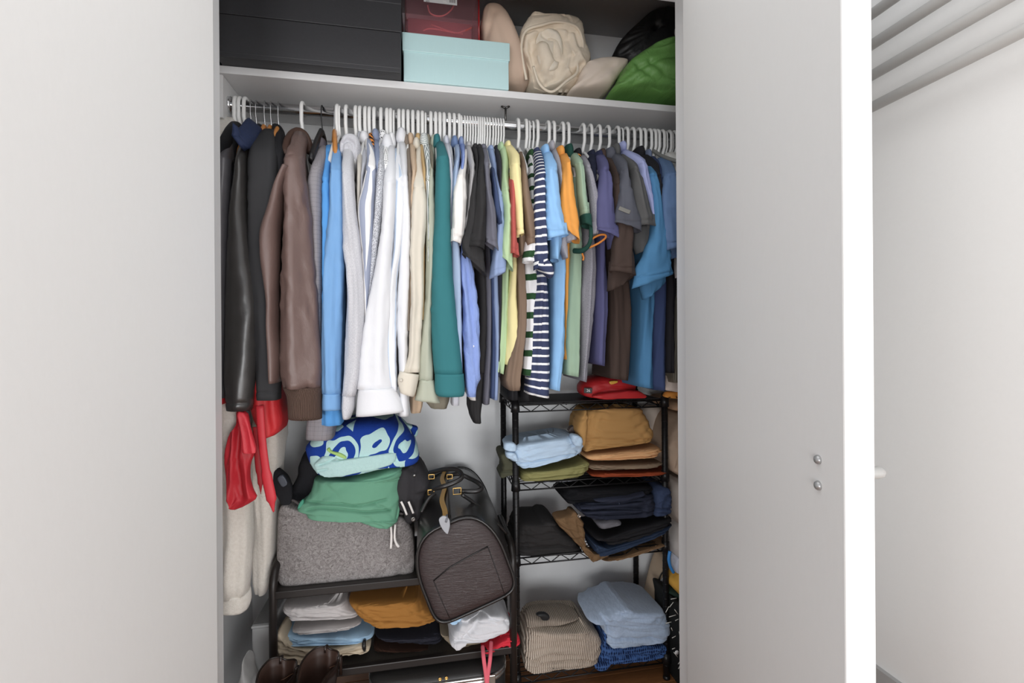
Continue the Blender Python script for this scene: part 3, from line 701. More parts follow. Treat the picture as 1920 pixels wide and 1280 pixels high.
for x, y in ((464, 712), (465, 722), (466, 733)): button(x, y, 1.322, 0.0048, None, lea)
suit = garment('suit_jacket', 'jacket', 'black wool suit jacket', 'matt black wool suit jacket between the leather blazer and the brown bomber', F((54, 54, 56), rough=0.85, var=0.08), None, dy=-0.012, sl=[(494, 516, 246), (480, 515, 260), (469, 519, 285), (466, 521, 330), (466, 522, 400), (467, 524, 500), (470, 526, 600), (478, 527, 690), (482, 524, 748)], fold=(0.009, 12, 0.7), thick=0.032, bd=[(470, 530, 500), (478, 535, 700), (500, 534, 775)], dyb=0.0, short_sleeve=True)
for x, y in ((500, 672), (502, 684), (505, 695)): button(x, y, 1.328, 0.0042, plain((60, 60, 64), 0.25), suit)
garment('suit_jacket', 'jacket', 'black jacket with wooden hanger', 'black jacket showing only its lapel, right next to a bare orange hanger arm', black, None, dy=0.02, col=('shirt', 521, 262, 22, 46), sl=[(513, 530, 246), (516, 534, 280), (520, 534, 330), (516, 530, 420), (516, 528, 600)])
garment('suit_jacket', 'jacket', 'black jacket behind', 'black jacket of which only the dark collar shows behind the matt suit jacket', black, None, dy=0.035, col=('shirt', 490, 250, 18, 22), sl=[(482, 498, 248), (484, 500, 300), (486, 500, 420)])
brown = F((108, 86, 80), rough=0.42, var=0.05, cr=0.12)
bb_ = garment('bomber_jacket', 'jacket', 'brown bomber jacket', 'brown nylon bomber jacket with ribbed cuff and raised collar', brown, 565, dy=-0.03, seam=302, sl=[(556, 576, 254), (546, 575, 272), (537, 573, 299), (535, 577, 330), (534, 585, 390), (530, 589, 440), (526, 595, 520), (524, 599, 600), (524, 602, 680), (529, 604, 726)], thick=0.045, fold=(0.011, 9, 0.45), wr=0.007,
    cuff=[(531, 604, 726), (538, 603, 742), (541, 603, 784)], cuffmat=F((112, 88, 76), (92, 70, 60), 'knit', p=(80,)), sleeve2=([(532, 548, 318), (515, 536, 352), (500, 529, 400), (491, 525, 437), (494, 525, 480), (502, 523, 560), (503, 522, 610), (506, 525, 660), (510, 524, 716)], -0.055), bd=[(530, 590, 450), (530, 600, 700)], dyb=0.05,
    crease=[([(560, 420), (566, 560), (556, 720)], 0.004, 6), ([(545, 640), (556, 690), (552, 724)], 0.004, 4)], lumps=0.001)
tube('collar', smooth_path([P(x, y, Y) for x, y, Y in ((535, 290, 1.39), (539, 266, 1.43), (548, 251, 1.47), (559, 246, 1.49), (571, 253, 1.49), (579, 270, 1.49), (582, 288, 1.48))], 6), [0.006] + [0.011] * 35 + [0.006], F((74, 50, 40), rough=0.6), bb_, 10)
chk = F((150, 146, 150), (118, 114, 120), 'check', p=(0.012,))
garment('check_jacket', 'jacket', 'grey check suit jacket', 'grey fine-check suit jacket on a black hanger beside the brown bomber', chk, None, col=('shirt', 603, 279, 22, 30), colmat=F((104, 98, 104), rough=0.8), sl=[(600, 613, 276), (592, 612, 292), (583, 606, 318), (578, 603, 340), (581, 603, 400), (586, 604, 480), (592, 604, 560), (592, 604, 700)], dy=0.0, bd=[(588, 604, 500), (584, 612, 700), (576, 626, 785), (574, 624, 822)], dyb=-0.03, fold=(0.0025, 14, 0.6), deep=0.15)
garment('linen_shirt', 'shirt', 'azure shirt', 'bright azure blue shirt on an orange wooden hanger', F((84, 164, 236), rough=0.85), None, dy=0.0, sl=[(612, 628, 275), (607, 624, 298), (605, 620, 340), (604, 621, 420), (603, 619, 500), (602, 618, 600), (602, 618, 720)], seam=340, bd=[(604, 622, 500), (602, 636, 700), (602, 638, 770), (601, 640, 795)], dyb=-0.045, deep=0.12)
garment('sweatshirt', 'sweatshirt', 'blue marl sweatshirt', 'washed mid blue sweatshirt with ribbed cuff next to the grey hoodie', F((106, 156, 208), (128, 174, 220), 'velour', var=0.08), 631, dy=-0.02, seam=322, sl=[(626, 640, 274), (623, 641, 303), (620, 643, 325), (617, 646, 400), (607, 645, 500), (603, 641, 600), (603, 641, 737)], cuff=[(605, 639, 737), (604, 640, 752), (604, 640, 767)], thick=0.034, bd=[(628, 650, 400), (632, 650, 600), (634, 648, 730)])
hd = garment('hoodie', 'hoodie', 'pale grey hoodie', 'pale grey marl hoodie with a thick hood, left of the striped shirts', F((206, 206, 210), (184, 184, 190), 'marl'), 648, dy=-0.022, seam=330, sl=[(644, 666, 268), (643, 664, 300), (642, 664, 330), (643, 668, 390), (646, 677, 460), (650, 683, 540), (648, 684, 600), (645, 681, 660), (643, 676, 710), (642, 667, 740)], cuff=[(642, 666, 740), (641, 664, 765), (644, 658, 783)], thick=0.036)
puff('hood', [(638, 292), (636, 272), (643, 256), (656, 250), (669, 255), (677, 272), (677, 300), (673, 330), (668, 348), (662, 330), (655, 300), (645, 290)], 1.405, 0.14, F((200, 200, 205), (180, 180, 186), 'marl'), hd, rows=50, seg=50, crease=[([(640, 285), (642, 267), (652, 260), (662, 268), (664, 300), (668, 335)], 0.01, 3), ([(645, 285), (650, 272), (657, 285), (662, 320)], 0.008, 3)])
garment('knit_shirt', 'shirt', 'beige shirt', 'beige shirt in a narrow strip just right of the grey hood', F((190, 184, 174), rough=0.9), 666, dy=0.02, sl=[(672, 682, 272), (670, 681, 300), (669, 677, 400), (670, 676, 600)])
garment('knit_shirt', 'shirt', 'cool grey shirt', 'cool grey shirt hidden behind the wide-striped shirt, only its shoulder showing', F((178, 180, 188), rough=0.9), 674, dy=0.02, col=('shirt', 676, 262, 12, 18), sl=[(680, 690, 270), (679, 690, 300), (677, 683, 340), (676, 684, 500)])
garment('striped_shirt', 'shirt', 'wide blue-grey and white striped shirt', 'white shirt with one wide blue-grey stripe down the sleeve', F((238, 236, 234), (156, 164, 186), 'vstripe', p=(0.045, 0.42, 0.55)), 684, dy=-0.008, col=('shirt', 684, 261, 18, 18), colmat=F((226, 226, 230)), seam=318, sl=[(683, 696, 264), (687, 703, 285), (687, 706, 318), (678, 706, 360), (672, 704, 385), (672, 703, 420), (677, 700, 470), (683, 694, 540), (686, 691, 590), (686, 692, 650)], thick=0.03)
garment('striped_tee', 'T-shirt', 'orange and black striped top', 'orange and black striped top, a thin strip between two pale blue shirts', F((30, 30, 32), (238, 142, 40), 'dstripe', p=(0.021, 0.52)), 692, dy=0.004, seam=400, sl=[(691, 699, 252), (696, 705, 280), (700, 711, 315), (703, 711, 345), (703, 709, 420), (702, 708, 600)], thick=0.02, bd=[(700, 710, 420), (700, 708, 640)])
garment('oxford_shirt', 'shirt', 'blue-grey shirt', 'blue-grey shirt with folded collar beside the orange and black stripes', F((136, 148, 176), rough=0.9), 701, dy=0.012, col=('shirt', 705, 257, 15, 18), sl=[(700, 711, 266), (703, 714, 285), (706, 716, 330), (702, 712, 420), (698, 708, 600)])
garment('patterned_shirt', 'shirt', 'black and white micro-patterned shirt', 'shirt with a tiny black and white pattern left of the white dress shirt', F((226, 228, 234), (52, 54, 66), 'dots', p=(560, 0.42, 0.4)), 714, dy=-0.004, seam=312, sl=[(711, 722, 272), (708, 722, 300), (706, 722, 340), (703, 720, 390), (698, 713, 450), (691, 703, 520), (686, 694, 575), (684, 692, 640)], thick=0.026)
garment('dotted_shirt', 'shirt', 'white shirt with black dots', 'white shirt with sparse black dots on its collar', F((240, 240, 240), (30, 30, 34), 'dots', p=(110, 0.22, 0.1)), 725, dy=0.02, col=('shirt', 719, 259, 16, 18), sl=[(716, 728, 266), (718, 730, 300), (716, 728, 400), (712, 724, 600)])
ws = garment('dress_shirt', 'shirt', 'white dress shirt with the wide cuff', 'crisp white dress shirt whose wide cuff hangs lowest over the towel', F((224, 225, 229), rough=0.85, var=0.02, cr=0.1), 732, dy=-0.028, col=('shirt', 727, 270, 22, 24), seam=345, sl=[(728, 741, 278), (723, 742, 310), (719, 744, 345), (717, 742, 400), (712, 738, 450), (700, 735, 520), (685, 731, 600), (677, 729, 660), (674, 733, 706), (671, 738, 728)], cuff=[(672, 728, 739, 726), (669, 752, 751, 746), (667, 780, 759, 770)], thick=0.036, fold=(0.005, 10, 0.5), crease=[([(705, 480), (695, 600), (690, 720)], 0.005, 8), ([(725, 560), (722, 640), (724, 700)], 0.006, 4)])
garment('dress_shirt', 'shirt', 'white shirt with faint blue stripes', 'white shirt with faint pale blue stripes just right of the wide-cuffed one', F((226, 228, 232), (188, 204, 224), 'vstripe', p=(0.03, 0.3)), 738, dy=-0.012, col=('shirt', 735, 266, 14, 22), colmat=F((240, 240, 242)), seam=338, sl=[(738, 751, 282), (740, 757, 320), (738, 760, 400), (735, 755, 470), (728, 748, 520), (724, 745, 600), (724, 745, 680), (730, 748, 730)], thick=0.03)
garment('dress_shirt', 'shirt', 'white shirt with the tall collar', 'white shirt with the tallest collar, next to the taupe shirt', F((222, 223, 227), rough=0.85, var=0.02), 748, dy=-0.006, col=('shirt', 753, 258, 20, 24), seam=336, sl=[(748, 761, 270), (750, 764, 300), (752, 766, 345), (750, 769, 420), (748, 767, 500), (745, 764, 600), (748, 764, 680), (750, 768, 730)], cuff=[(749, 767, 730), (749, 768, 778)], thick=0.03)
garment('polo_shirt', 'shirt', 'dark taupe shirt', 'dark taupe shirt in a slim strip right of the white shirts', F((128, 116, 104)), 756, dy=0.0, col=('tee', 762, 267, 14, 17), seam=330, sl=[(759, 770, 274), (762, 772, 305), (764, 773, 335), (763, 773, 400), (762, 771, 520), (762, 770, 620)])
garment('polo_shirt', 'shirt', 'light tan shirt', 'light tan shirt whose brown lower hem shows under the white shirts', F((198, 172, 144)), 765, dy=0.004, col=('tee', 770, 264, 14, 17), seam=322, sl=[(768, 778, 271), (769, 780, 300), (771, 781, 322), (768, 777, 360), (767, 774, 420), (766, 772, 600)], bd=[(768, 776, 500), (768, 786, 700), (767, 795, 750), (770, 790, 772)], dyb=-0.02, deep=0.1)
bs2 = garment('overshirt', 'shirt', 'beige overshirt', 'pale beige cotton overshirt with a buttoned cuff', F((214, 206, 190), rough=0.9, cr=0.06), 774, dy=-0.02, col=('shirt', 781, 273, 14, 18), seam=352, sl=[(780, 792, 279), (777, 795, 317), (774, 797, 352), (773, 800, 380), (772, 799, 420), (770, 795, 470), (770, 795, 560), (767, 790, 620), (764, 787, 670), (753, 786, 697)], cuff=[(750, 695, 786, 702), (746, 712, 783, 720), (750, 735, 777, 743)], thick=0.03)
button(752, 713, 1.292, 0.0045, plain((206, 198, 184), 0.4), bs2)
garment('polo_shirt', 'shirt', 'mustard tan shirt', 'mustard tan shirt peeping out right of the beige overshirt collar', F((196, 164, 112)), 784, dy=0.012, col=('tee', 784, 263, 12, 14), sl=[(786, 794, 272), (790, 797, 305), (792, 799, 325), (792, 798, 420), (790, 796, 600)])
garment('striped_shirt', 'shirt', 'dark green and white pinstriped shirt', 'white shirt with thin dark green stripes left of the teal sweatshirt', F((240, 242, 240), (52, 82, 84), 'vstripe', p=(0.0068, 0.36)), 792, dy=-0.004, col=('shirt', 795, 267, 18, 22), colmat=F((240, 242, 240), (52, 82, 84), 'hstripe', p=(0.0045, 0.36)), seam=336, sl=[(790, 805, 274), (795, 808, 300), (797, 811, 336), (799, 808, 380), (800, 807, 450), (800, 806, 600)])
garment('polo_shirt', 'shirt', 'olive grey shirt', 'olive grey shirt whose dark fuzzy hem shows under the sage cuff', F((132, 126, 110)), 798, dy=0.014, col=('shirt', 803, 268, 12, 20), sl=[(803, 812, 272), (807, 814, 300), (808, 813, 345), (805, 812, 420), (803, 811, 600)], bd=[(804, 812, 500), (800, 840, 730), (797, 846, 745), (806, 838, 764)], dyb=-0.02, deep=0.12)
garment('overshirt', 'shirt', 'sage linen shirt', 'sage grey-green shirt with a plain wide cuff left of the teal sleeve', F((176, 180, 162), rough=0.9), 808, dy=-0.008, col=('shirt', 812, 268, 10, 18), seam=330, sl=[(806, 815, 276), (807, 815, 300), (804, 814, 335), (799, 816, 400), (796, 815, 480), (794, 812, 560), (788, 810, 640), (785, 813, 712)], cuff=[(786, 711, 813, 712), (782, 732, 818, 732), (777, 749, 826, 755)])
garment('sweatshirt', 'sweatshirt', 'teal sweatshirt', 'dark teal sweatshirt with a broad cuff in the middle of the rod', F((44, 116, 122), rough=0.85, var=0.05), 817, dy=-0.028, col=('tee', 819, 266, 15, 17), seam=302, sl=[(817, 831, 270), (819, 838, 287), (818, 842, 302), (816, 844, 350), (815, 844, 410), (811, 846, 462), (808, 854, 577), (810, 863, 655), (814, 868, 700)], cuff=[(815, 869, 700), (816, 871, 735), (821, 868, 742)], thick=0.034, fold=(0.003, 10, 0.4), crease=[([(812, 600), (822, 650), (826, 695)], 0.0025, 1.5)])
garment('oxford_shirt', 'shirt', 'pale lilac-grey shirt', 'pale lilac-grey shirt with white tail below, right of the teal sweatshirt', F((206, 208, 218)), 825, dy=0.0, col=('shirt', 836, 267, 12, 14), seam=300, sl=[(833, 843, 271), (838, 847, 300), (839, 850, 340), (842, 847, 400), (842, 848, 600)], bd=[(845, 858, 500), (846, 861, 700), (846, 861, 758)], dyb=-0.03, deep=0.1)
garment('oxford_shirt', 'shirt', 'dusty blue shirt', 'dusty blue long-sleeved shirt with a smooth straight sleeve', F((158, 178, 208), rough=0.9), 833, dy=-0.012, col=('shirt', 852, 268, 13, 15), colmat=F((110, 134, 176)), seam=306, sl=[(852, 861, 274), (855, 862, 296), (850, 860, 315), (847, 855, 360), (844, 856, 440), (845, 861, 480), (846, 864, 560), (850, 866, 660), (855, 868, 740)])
ox = garment('oxford_shirt', 'shirt', 'crumpled blue oxford shirt', 'crumpled periwinkle blue oxford shirt with rolled open cuff', F((128, 152, 214), (150, 172, 226), 'velour', rough=0.9, cr=0.4), 843, dy=-0.004, col=('shirt', 864, 269, 11, 14), colmat=F((132, 150, 190)), seam=300, sl=[(862, 871, 274), (865, 872, 292), (861, 868, 330), (858, 868, 400), (862, 878, 460), (865, 889, 520), (867, 897, 600), (868, 899, 670), (870, 898, 715), (875, 890, 742)], lumps=0.003, fold=(0.009, 24, 1.4), thick=0.03, wr=0.007)
button(887, 649, 1.318, 0.004, plain((236, 236, 240), 0.3), ox); button(894, 712, 1.322, 0.004, plain((236, 236, 240), 0.3), ox)
garment('tee', 'T-shirt', 'off-white T-shirt', 'off-white T-shirt with a broad short sleeve right of the teal sweatshirt', F((232, 228, 224), rough=0.9, var=0.02), 861.5, dy=-0.034, seam=332, sl=[(869, 876, 284), (865, 876, 304), (857, 874, 332), (850, 875, 375), (846, 874, 420), (844, 870, 446), (843, 454, 866, 460)], short_sleeve=True, bd=[(864, 882, 500), (872, 886, 640), (874, 894, 735), (880, 892, 748)], dyb=0.02, thick=0.03)
garment('tee', 'T-shirt', 'light grey T-shirt', 'light grey T-shirt between the off-white one and the black ones', F((186, 184, 184), (172, 170, 172), 'marl'), 872, dy=-0.012, seam=314, col=('tee', 878, 276, 12, 10), sl=[(873, 882, 274), (876, 888, 298), (880, 891, 315), (877, 890, 350), (874, 884, 400), (869, 880, 418), (866, 431, 879, 436)], short_sleeve=True)
garment('tee', 'T-shirt', 'black T-shirt with the drooping sleeve', 'black T-shirt whose big sleeve droops lowest, left of the other black one', F((50, 49, 50), rough=0.85), 882, dy=-0.042, col=('tee', 890, 280, 12, 10), seam=338, sl=[(885, 895, 278), (890, 897, 305), (887, 895, 338), (880, 897, 380), (873, 900, 430), (867, 462, 905, 475), (866, 476, 914, 520)], short_sleeve=True, bd=[(893, 907, 510), (896, 910, 600), (893, 907, 698)], dyb=0.045)
garment('tee', 'T-shirt', 'long black T-shirt', 'long black T-shirt whose hem hangs below all its neighbours over bare wall', F((46, 45, 46), rough=0.85), 892, dy=-0.06, col=('tee', 897, 281, 12, 10), seam=322, sl=[(894, 904, 279), (899, 908, 300), (896, 907, 322), (893, 909, 350), (888, 911, 400), (880, 911, 440), (876, 462, 909, 468)], short_sleeve=True, bd=[(898, 912, 560), (890, 909, 650), (884, 906, 710), (880, 904, 760), (886, 901, 791)], dyb=0.07)
garment('tee', 'T-shirt', 'slate grey T-shirt', 'slate grey T-shirt right of the long black one', F((106, 106, 118), rough=0.88), 901, dy=-0.045, col=('tee', 905, 281, 14, 10), seam=312, sl=[(902, 912, 279), (906, 916, 298), (906, 918, 312), (907, 922, 360), (910, 929, 400), (910, 932, 440), (910, 455, 934, 471)], short_sleeve=True, bd=[(907, 920, 500), (910, 921, 620), (906, 921, 700), (903, 918, 756)], dyb=0.05)
garment('tee', 'T-shirt', 'navy micro-striped T-shirt', 'navy T-shirt with a fine diagonal pattern, squeezed beside the slate one', F((74, 92, 132), (50, 62, 96), 'dstripe', p=(0.0045, 0.5)), 909, dy=-0.03, sl=[(917, 926, 310), (922, 931, 350), (925, 940, 395), (930, 942, 415), (931, 424, 942, 421)], seam=330, short_sleeve=True, bd=[(918, 926, 540), (920, 928, 640), (917, 926, 745)], dyb=0.03)
garment('tee', 'T-shirt', 'blue-grey T-shirt', 'blue-grey T-shirt with flared sleeve bottom left of the green one', F((140, 160, 200), rough=0.88), 914, dy=-0.02, col=('tee', 919, 283, 13, 10), seam=367, sl=[(914, 925, 281), (918, 931, 310), (923, 936, 335), (930, 942, 367), (932, 945, 410), (928, 946, 450), (920, 947, 490), (915, 524, 948, 510)], short_sleeve=True, bd=[(922, 934, 540), (926, 936, 640), (923, 933, 748)], dyb=0.02, lumps=0.001)
garment('tee', 'T-shirt', 'near-black navy T-shirt', 'near-black navy T-shirt half hidden left of the pale green one', F((48, 48, 58)), 925, dy=0.0, col=('tee', 929, 283, 10, 10), sl=[(926, 935, 281), (931, 940, 310), (934, 939, 345), (934, 940, 420)], bd=[(930, 940, 520), (931, 938, 640), (930, 937, 705)])
garment('tee', 'T-shirt', 'pale green T-shirt', 'pale mint green T-shirt with a long sleeve edge', F((178, 206, 158), rough=0.88), 935, dy=-0.03, col=('tee', 938, 278, 12, 12), colmat=F((170, 200, 156)), seam=358, sl=[(938, 948, 278), (939, 953, 305), (935, 955, 335), (938, 956, 360), (944, 958, 400), (941, 959, 450), (938, 480, 961, 508)], short_sleeve=True, bd=[(938, 952, 520), (936, 950, 600), (929, 948, 670), (926, 694, 945, 702)], dyb=0.03)
garment('tee', 'T-shirt', 'brick red T-shirt', 'brick red T-shirt, just a narrow sleeve beside the yellow one', F((186, 84, 76), rough=0.88), 940, dy=-0.036, sl=[(954, 961, 325), (957, 965, 370), (957, 967, 410), (958, 969, 445), (955, 476, 974, 482)], seam=340, short_sleeve=True, bd=[(958, 968, 520), (956, 966, 640)], dyb=0.06)
garment('tee', 'T-shirt', 'pale yellow T-shirt', 'pale yellow T-shirt at the right end of the packed hangers', F((240, 226, 160), rough=0.88, var=0.03), 945, dy=-0.03, col=('tee', 951, 275, 12, 11), seam=310, sl=[(946, 960, 275), (955, 972, 292), (955, 976, 310), (955, 978, 330), (960, 980, 370), (964, 981, 410), (966, 444, 982, 440)], short_sleeve=True, bd=[(956, 968, 490), (950, 967, 560), (948, 971, 620), (945, 975, 660), (944, 682, 976, 689)], dyb=0.02)
garment('tee', 'T-shirt', 'milk-chocolate T-shirt', 'milk-chocolate brown T-shirt right of the yellow one', F((130, 108, 90), rough=0.88), 973, dy=-0.024, seam=322, sl=[(971, 979, 288), (976, 984, 308), (977, 988, 330), (980, 994, 370), (984, 1002, 410), (987, 1005, 440), (986, 462, 1009, 455)], short_sleeve=True, bd=[(968, 982, 500), (966, 984, 600), (951, 980, 680), (946, 976, 712), (952, 973, 731)], dyb=0.0, sleeve2=([(972, 985, 420), (970, 992, 450), (970, 482, 998, 476)], -0.005))
garment('tee', 'T-shirt', 'black T-shirt under the brown one', 'black T-shirt with only its hem showing under the brown T-shirt', black, None, dy=0.03, bd=[(953, 970, 560), (952, 972, 700), (951, 973, 748)])
garment('tee', 'T-shirt', 'black T-shirt behind the striped ones', 'black T-shirt whose hem shows left of the navy striped T-shirt above the rack', black, 988, dy=0.045, bd=[(985, 1000, 560), (978, 1000, 680), (976, 998, 750)])
rug = F((232, 232, 234), (40, 76, 44), 'hstripe', p=(0.0565, 0.34), cr=0.08)
garment('rugby_shirt', 'shirt', 'white and dark green striped shirt', 'white shirt with broad dark green horizontal bands', rug, 994, dy=-0.02, col=('tee', 994, 291, 11, 12), colmat=F((44, 78, 48)), seam=400, sl=[(992, 1003, 296), (990, 1004, 325), (991, 1003, 360), (992, 1004, 400), (985, 1008, 450), (979, 1010, 492)], short_sleeve=True, bd=[(981, 1009, 500), (981, 1012, 540), (982, 1008, 600), (980, 1003, 680), (979, 702, 1000, 705)], dyb=0.0)
nst = F((58, 66, 98), (240, 240, 240), 'hstripe', p=(0.0235, 0.27), cr=0.12)
ns = garment('striped_tee', 'T-shirt', 'navy and white striped T-shirt', 'navy T-shirt with thin white horizontal stripes and a turned-up sleeve', nst, 1001, dy=-0.038, col=('tee', 1004, 287, 13, 12), seam=330, sl=[(1000, 1013, 284), (1003, 1018, 308), (1003, 1020, 330), (1002, 1020, 352), (1000, 1020, 400), (1001, 1023, 440), (1000, 1027, 475), (999, 508, 1028, 492)], short_sleeve=True, bd=[(1003, 1026, 520), (1000, 1028, 560), (996, 1027, 620), (992, 1030, 680), (989, 738, 1031, 746)], dyb=0.0)
puff('rolled_cuff', [(1003, 494), (1015, 484), (1030, 488), (1038, 504), (1037, 518), (1031, 523), (1020, 512), (1006, 503)], 1.285, 0.05, nst, ns, rows=22, seg=26, rot=35)
garment('tee', 'T-shirt', 'sky blue T-shirt', 'plain sky blue T-shirt with a wide sleeve in the right half of the rod', F((140, 192, 240), rough=0.88, var=0.03), 1009, dy=-0.045, col=('tee', 1021, 284, 15, 16), seam=321, sl=[(1019, 1032, 287), (1020, 1040, 308), (1021, 1043, 325), (1022, 1046, 352), (1021, 1053, 400), (1023, 1062, 430), (1025, 449, 1067, 441)], short_sleeve=True, bd=[(1036, 1058, 480), (1036, 1059, 560), (1034, 1057, 660), (1030, 728, 1048, 732)], dyb=0.02, sleeve2=([(1030, 1050, 430), (1031, 1052, 455), (1033, 486, 1048, 492)], -0.035))
garment('tee', 'T-shirt', 'heather grey T-shirt', 'heather grey T-shirt tucked between the sky blue and the mustard ones', F((178, 176, 182), (158, 156, 164), 'marl'), 1030, dy=-0.018, col=('shirt', 1032, 276, 12, 14), seam=330, sl=[(1034, 1042, 283), (1040, 1050, 308), (1046, 1053, 335), (1050, 1058, 380), (1056, 1074, 415), (1058, 1080, 438), (1061, 455, 1080, 450)], short_sleeve=True, sleeve2=([(1052, 1064, 440), (1049, 1063, 462), (1056, 486, 1064, 484)], -0.02))
garment('tee', 'T-shirt', 'mustard orange T-shirt', 'mustard orange T-shirt with a curled sleeve hem', F((238, 158, 56), rough=0.88), 1040, dy=-0.032, col=('tee', 1049, 286, 15, 15), seam=308, sl=[(1048, 1063, 291), (1055, 1067, 306), (1052, 1072, 335), (1050, 1078, 380), (1053, 1083, 408), (1055, 420, 1086, 440), (1060, 432, 1087, 458)], short_sleeve=True, bd=[(1054, 1066, 480), (1055, 1064, 600), (1053, 671, 1063, 676)], dyb=0.03)
grn = F((30, 72, 62), rough=0.85)
sg = garment('tee', 'T-shirt', 'sage green ringer T-shirt', 'sage green T-shirt with dark green collar and sleeve trim', F((152, 178, 152), rough=0.88), 1057, dy=-0.022, col=('tee', 1065, 285, 16, 20), colmat=grn, seam=306, sl=[(1070, 1082, 290), (1078, 1092, 305), (1081, 1096, 325), (1084, 1101, 370), (1087, 1104, 395), (1088, 405, 1106, 404)], cuff=[(1088, 404, 1106, 404), (1089, 412, 1107, 412), (1090, 420, 1108, 428)], cuffmat=grn, short_sleeve=True, bd=[(1066, 1090, 465), (1064, 1087, 560), (1062, 1084, 640), (1061, 702, 1083, 706)], dyb=0.0)
tube('sleeve_trim', smooth_path([P(x, y, Y) for x, y, Y in ((1107, 420, 1.32), (1108, 445, 1.32), (1102, 462, 1.33), (1090, 470, 1.345), (1076, 470, 1.37))], 5), 0.006, grn, sg, 8, flat=(2, 1.3))
org = F((232, 140, 44), rough=0.8)
gm = garment('tee', 'T-shirt', 'grey marl T-shirt with orange trim', 'grey marl T-shirt with black and orange sleeve trim', F((160, 158, 166), (132, 130, 140), 'marl'), 1067, dy=-0.012, col=('tee', 1081, 289, 13, 12), colmat=F((36, 34, 38)), seam=314, sl=[(1086, 1096, 294), (1094, 1105, 312), (1100, 1113, 340), (1105, 1121, 380), (1107, 1122, 420), (1104, 442, 1119, 440)], short_sleeve=True, bd=[(1092, 1115, 480), (1088, 1113, 560), (1087, 1106, 640), (1086, 712, 1098, 716)], dyb=-0.01)
tube('sleeve_trim', smooth_path([P(x, y, Y) for x, y, Y in ((1106, 450, 1.335), (1122, 441, 1.33), (1134, 440, 1.33), (1135, 446, 1.33), (1122, 456, 1.335), (1105, 464, 1.34))], 5), 0.0032, org, gm, 8)
tube('sleeve_trim', smooth_path([P(x, y, Y) for x, y, Y in ((1091, 474, 1.36), (1094, 482, 1.36), (1093, 488, 1.36))], 5), 0.003, org, gm, 8)
tube('neck_trim', smooth_path([P(x, y, Y) for x, y, Y in ((1081, 291, 1.478), (1085, 289, 1.476), (1089, 292, 1.478))], 4), 0.0018, org, gm, 6)
garment('tee', 'T-shirt', 'very dark navy T-shirt', 'very dark navy T-shirt behind the indigo one, its collar at the bare hanger', F((36, 40, 60)), 1096, dy=0.0, col=('tee', 1107, 297, 14, 22), seam=340, sl=[(1102, 1115, 292), (1100, 1117, 315), (1104, 1116, 360), (1108, 1120, 420)], bd=[(1104, 1130, 480), (1106, 1126, 640), (1106, 1124, 680)], dyb=0.03)
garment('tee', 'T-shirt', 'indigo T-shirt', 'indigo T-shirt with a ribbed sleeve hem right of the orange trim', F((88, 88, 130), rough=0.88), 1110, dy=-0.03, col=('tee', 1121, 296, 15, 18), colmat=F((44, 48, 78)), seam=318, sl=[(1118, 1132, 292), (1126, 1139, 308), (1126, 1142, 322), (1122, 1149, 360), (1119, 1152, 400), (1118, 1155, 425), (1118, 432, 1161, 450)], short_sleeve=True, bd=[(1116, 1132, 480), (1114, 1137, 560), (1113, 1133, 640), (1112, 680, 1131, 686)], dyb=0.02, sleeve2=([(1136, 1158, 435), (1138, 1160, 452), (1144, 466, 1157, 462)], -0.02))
garment('tee', 'T-shirt', 'dark brown T-shirt', 'dark chocolate T-shirt with a long low sleeve in front of a matching hem', F((72, 58, 52), rough=0.88), 1126, dy=-0.03, col=('tee', 1126, 292, 14, 16), seam=345, sl=[(1132, 1146, 297), (1146, 1158, 320), (1149, 1164, 345), (1152, 1174, 390), (1156, 1183, 430), (1150, 1186, 455), (1145, 1189, 485), (1141, 508, 1191, 517)], short_sleeve=True, bd=[(1141, 1178, 555), (1141, 1178, 620), (1140, 1178, 680), (1139, 708, 1176, 713)], dyb=0.02, sleeve2=([(1142, 1185, 490), (1140, 1188, 515), (1140, 546, 1170, 532)], -0.02), crease=())
sl_ = garment('tee', 'T-shirt', 'slate T-shirt with a metal badge', 'slate grey T-shirt with a small metal badge on its sleeve', F((88, 90, 100), rough=0.88), 1143, dy=-0.042, col=('shirt', 1142, 291, 18, 20), seam=319, sl=[(1144, 1160, 291), (1156, 1171, 304), (1164, 1174, 320), (1161, 1181, 350), (1155, 1192, 390), (1153, 1197, 408), (1152, 418, 1199, 435)], short_sleeve=True)
pb = P(1171, 394, 1.262)
box('badge', (-0.017, 0.017, -0.002, 0.002, -0.0055, 0.0055), plain((120, 118, 112), 0.35, 0.8), sl_, 0.001, Matrix.Translation(pb) @ Matrix.Rotation(-0.3, 4, 'Z') @ Matrix.Rotation(0.42, 4, 'Y'))
garment('tee', 'T-shirt', 'charcoal polo shirt', 'charcoal polo shirt with a flared sleeve right of the badge T-shirt', F((92, 92, 92), rough=0.88), 1161, dy=-0.034, col=('shirt', 1152, 284, 14, 20), seam=318, sl=[(1160, 1178, 292), (1176, 1192, 308), (1184, 1195, 320), (1184, 1206, 345), (1188, 1217, 385), (1191, 1224, 408), (1190, 424, 1230, 426)], short_sleeve=True, sleeve2=([(1188, 1226, 425), (1185, 1223, 450), (1190, 478, 1212, 468)], -0.015))
garment('oxford_shirt', 'shirt', 'periwinkle oxford shirt', 'periwinkle shirt seen as a thin bright strip left of the cerulean T-shirt', F((160, 168, 214)), 1169, dy=-0.022, col=('shirt', 1164, 277, 13, 14), seam=308, sl=[(1165, 1177, 284), (1180, 1200, 297), (1197, 1210, 310), (1201, 1216, 340), (1212, 1222, 380), (1218, 1224, 420)], bd=[(1192, 1202, 450), (1196, 1206, 620)], dyb=0.12)
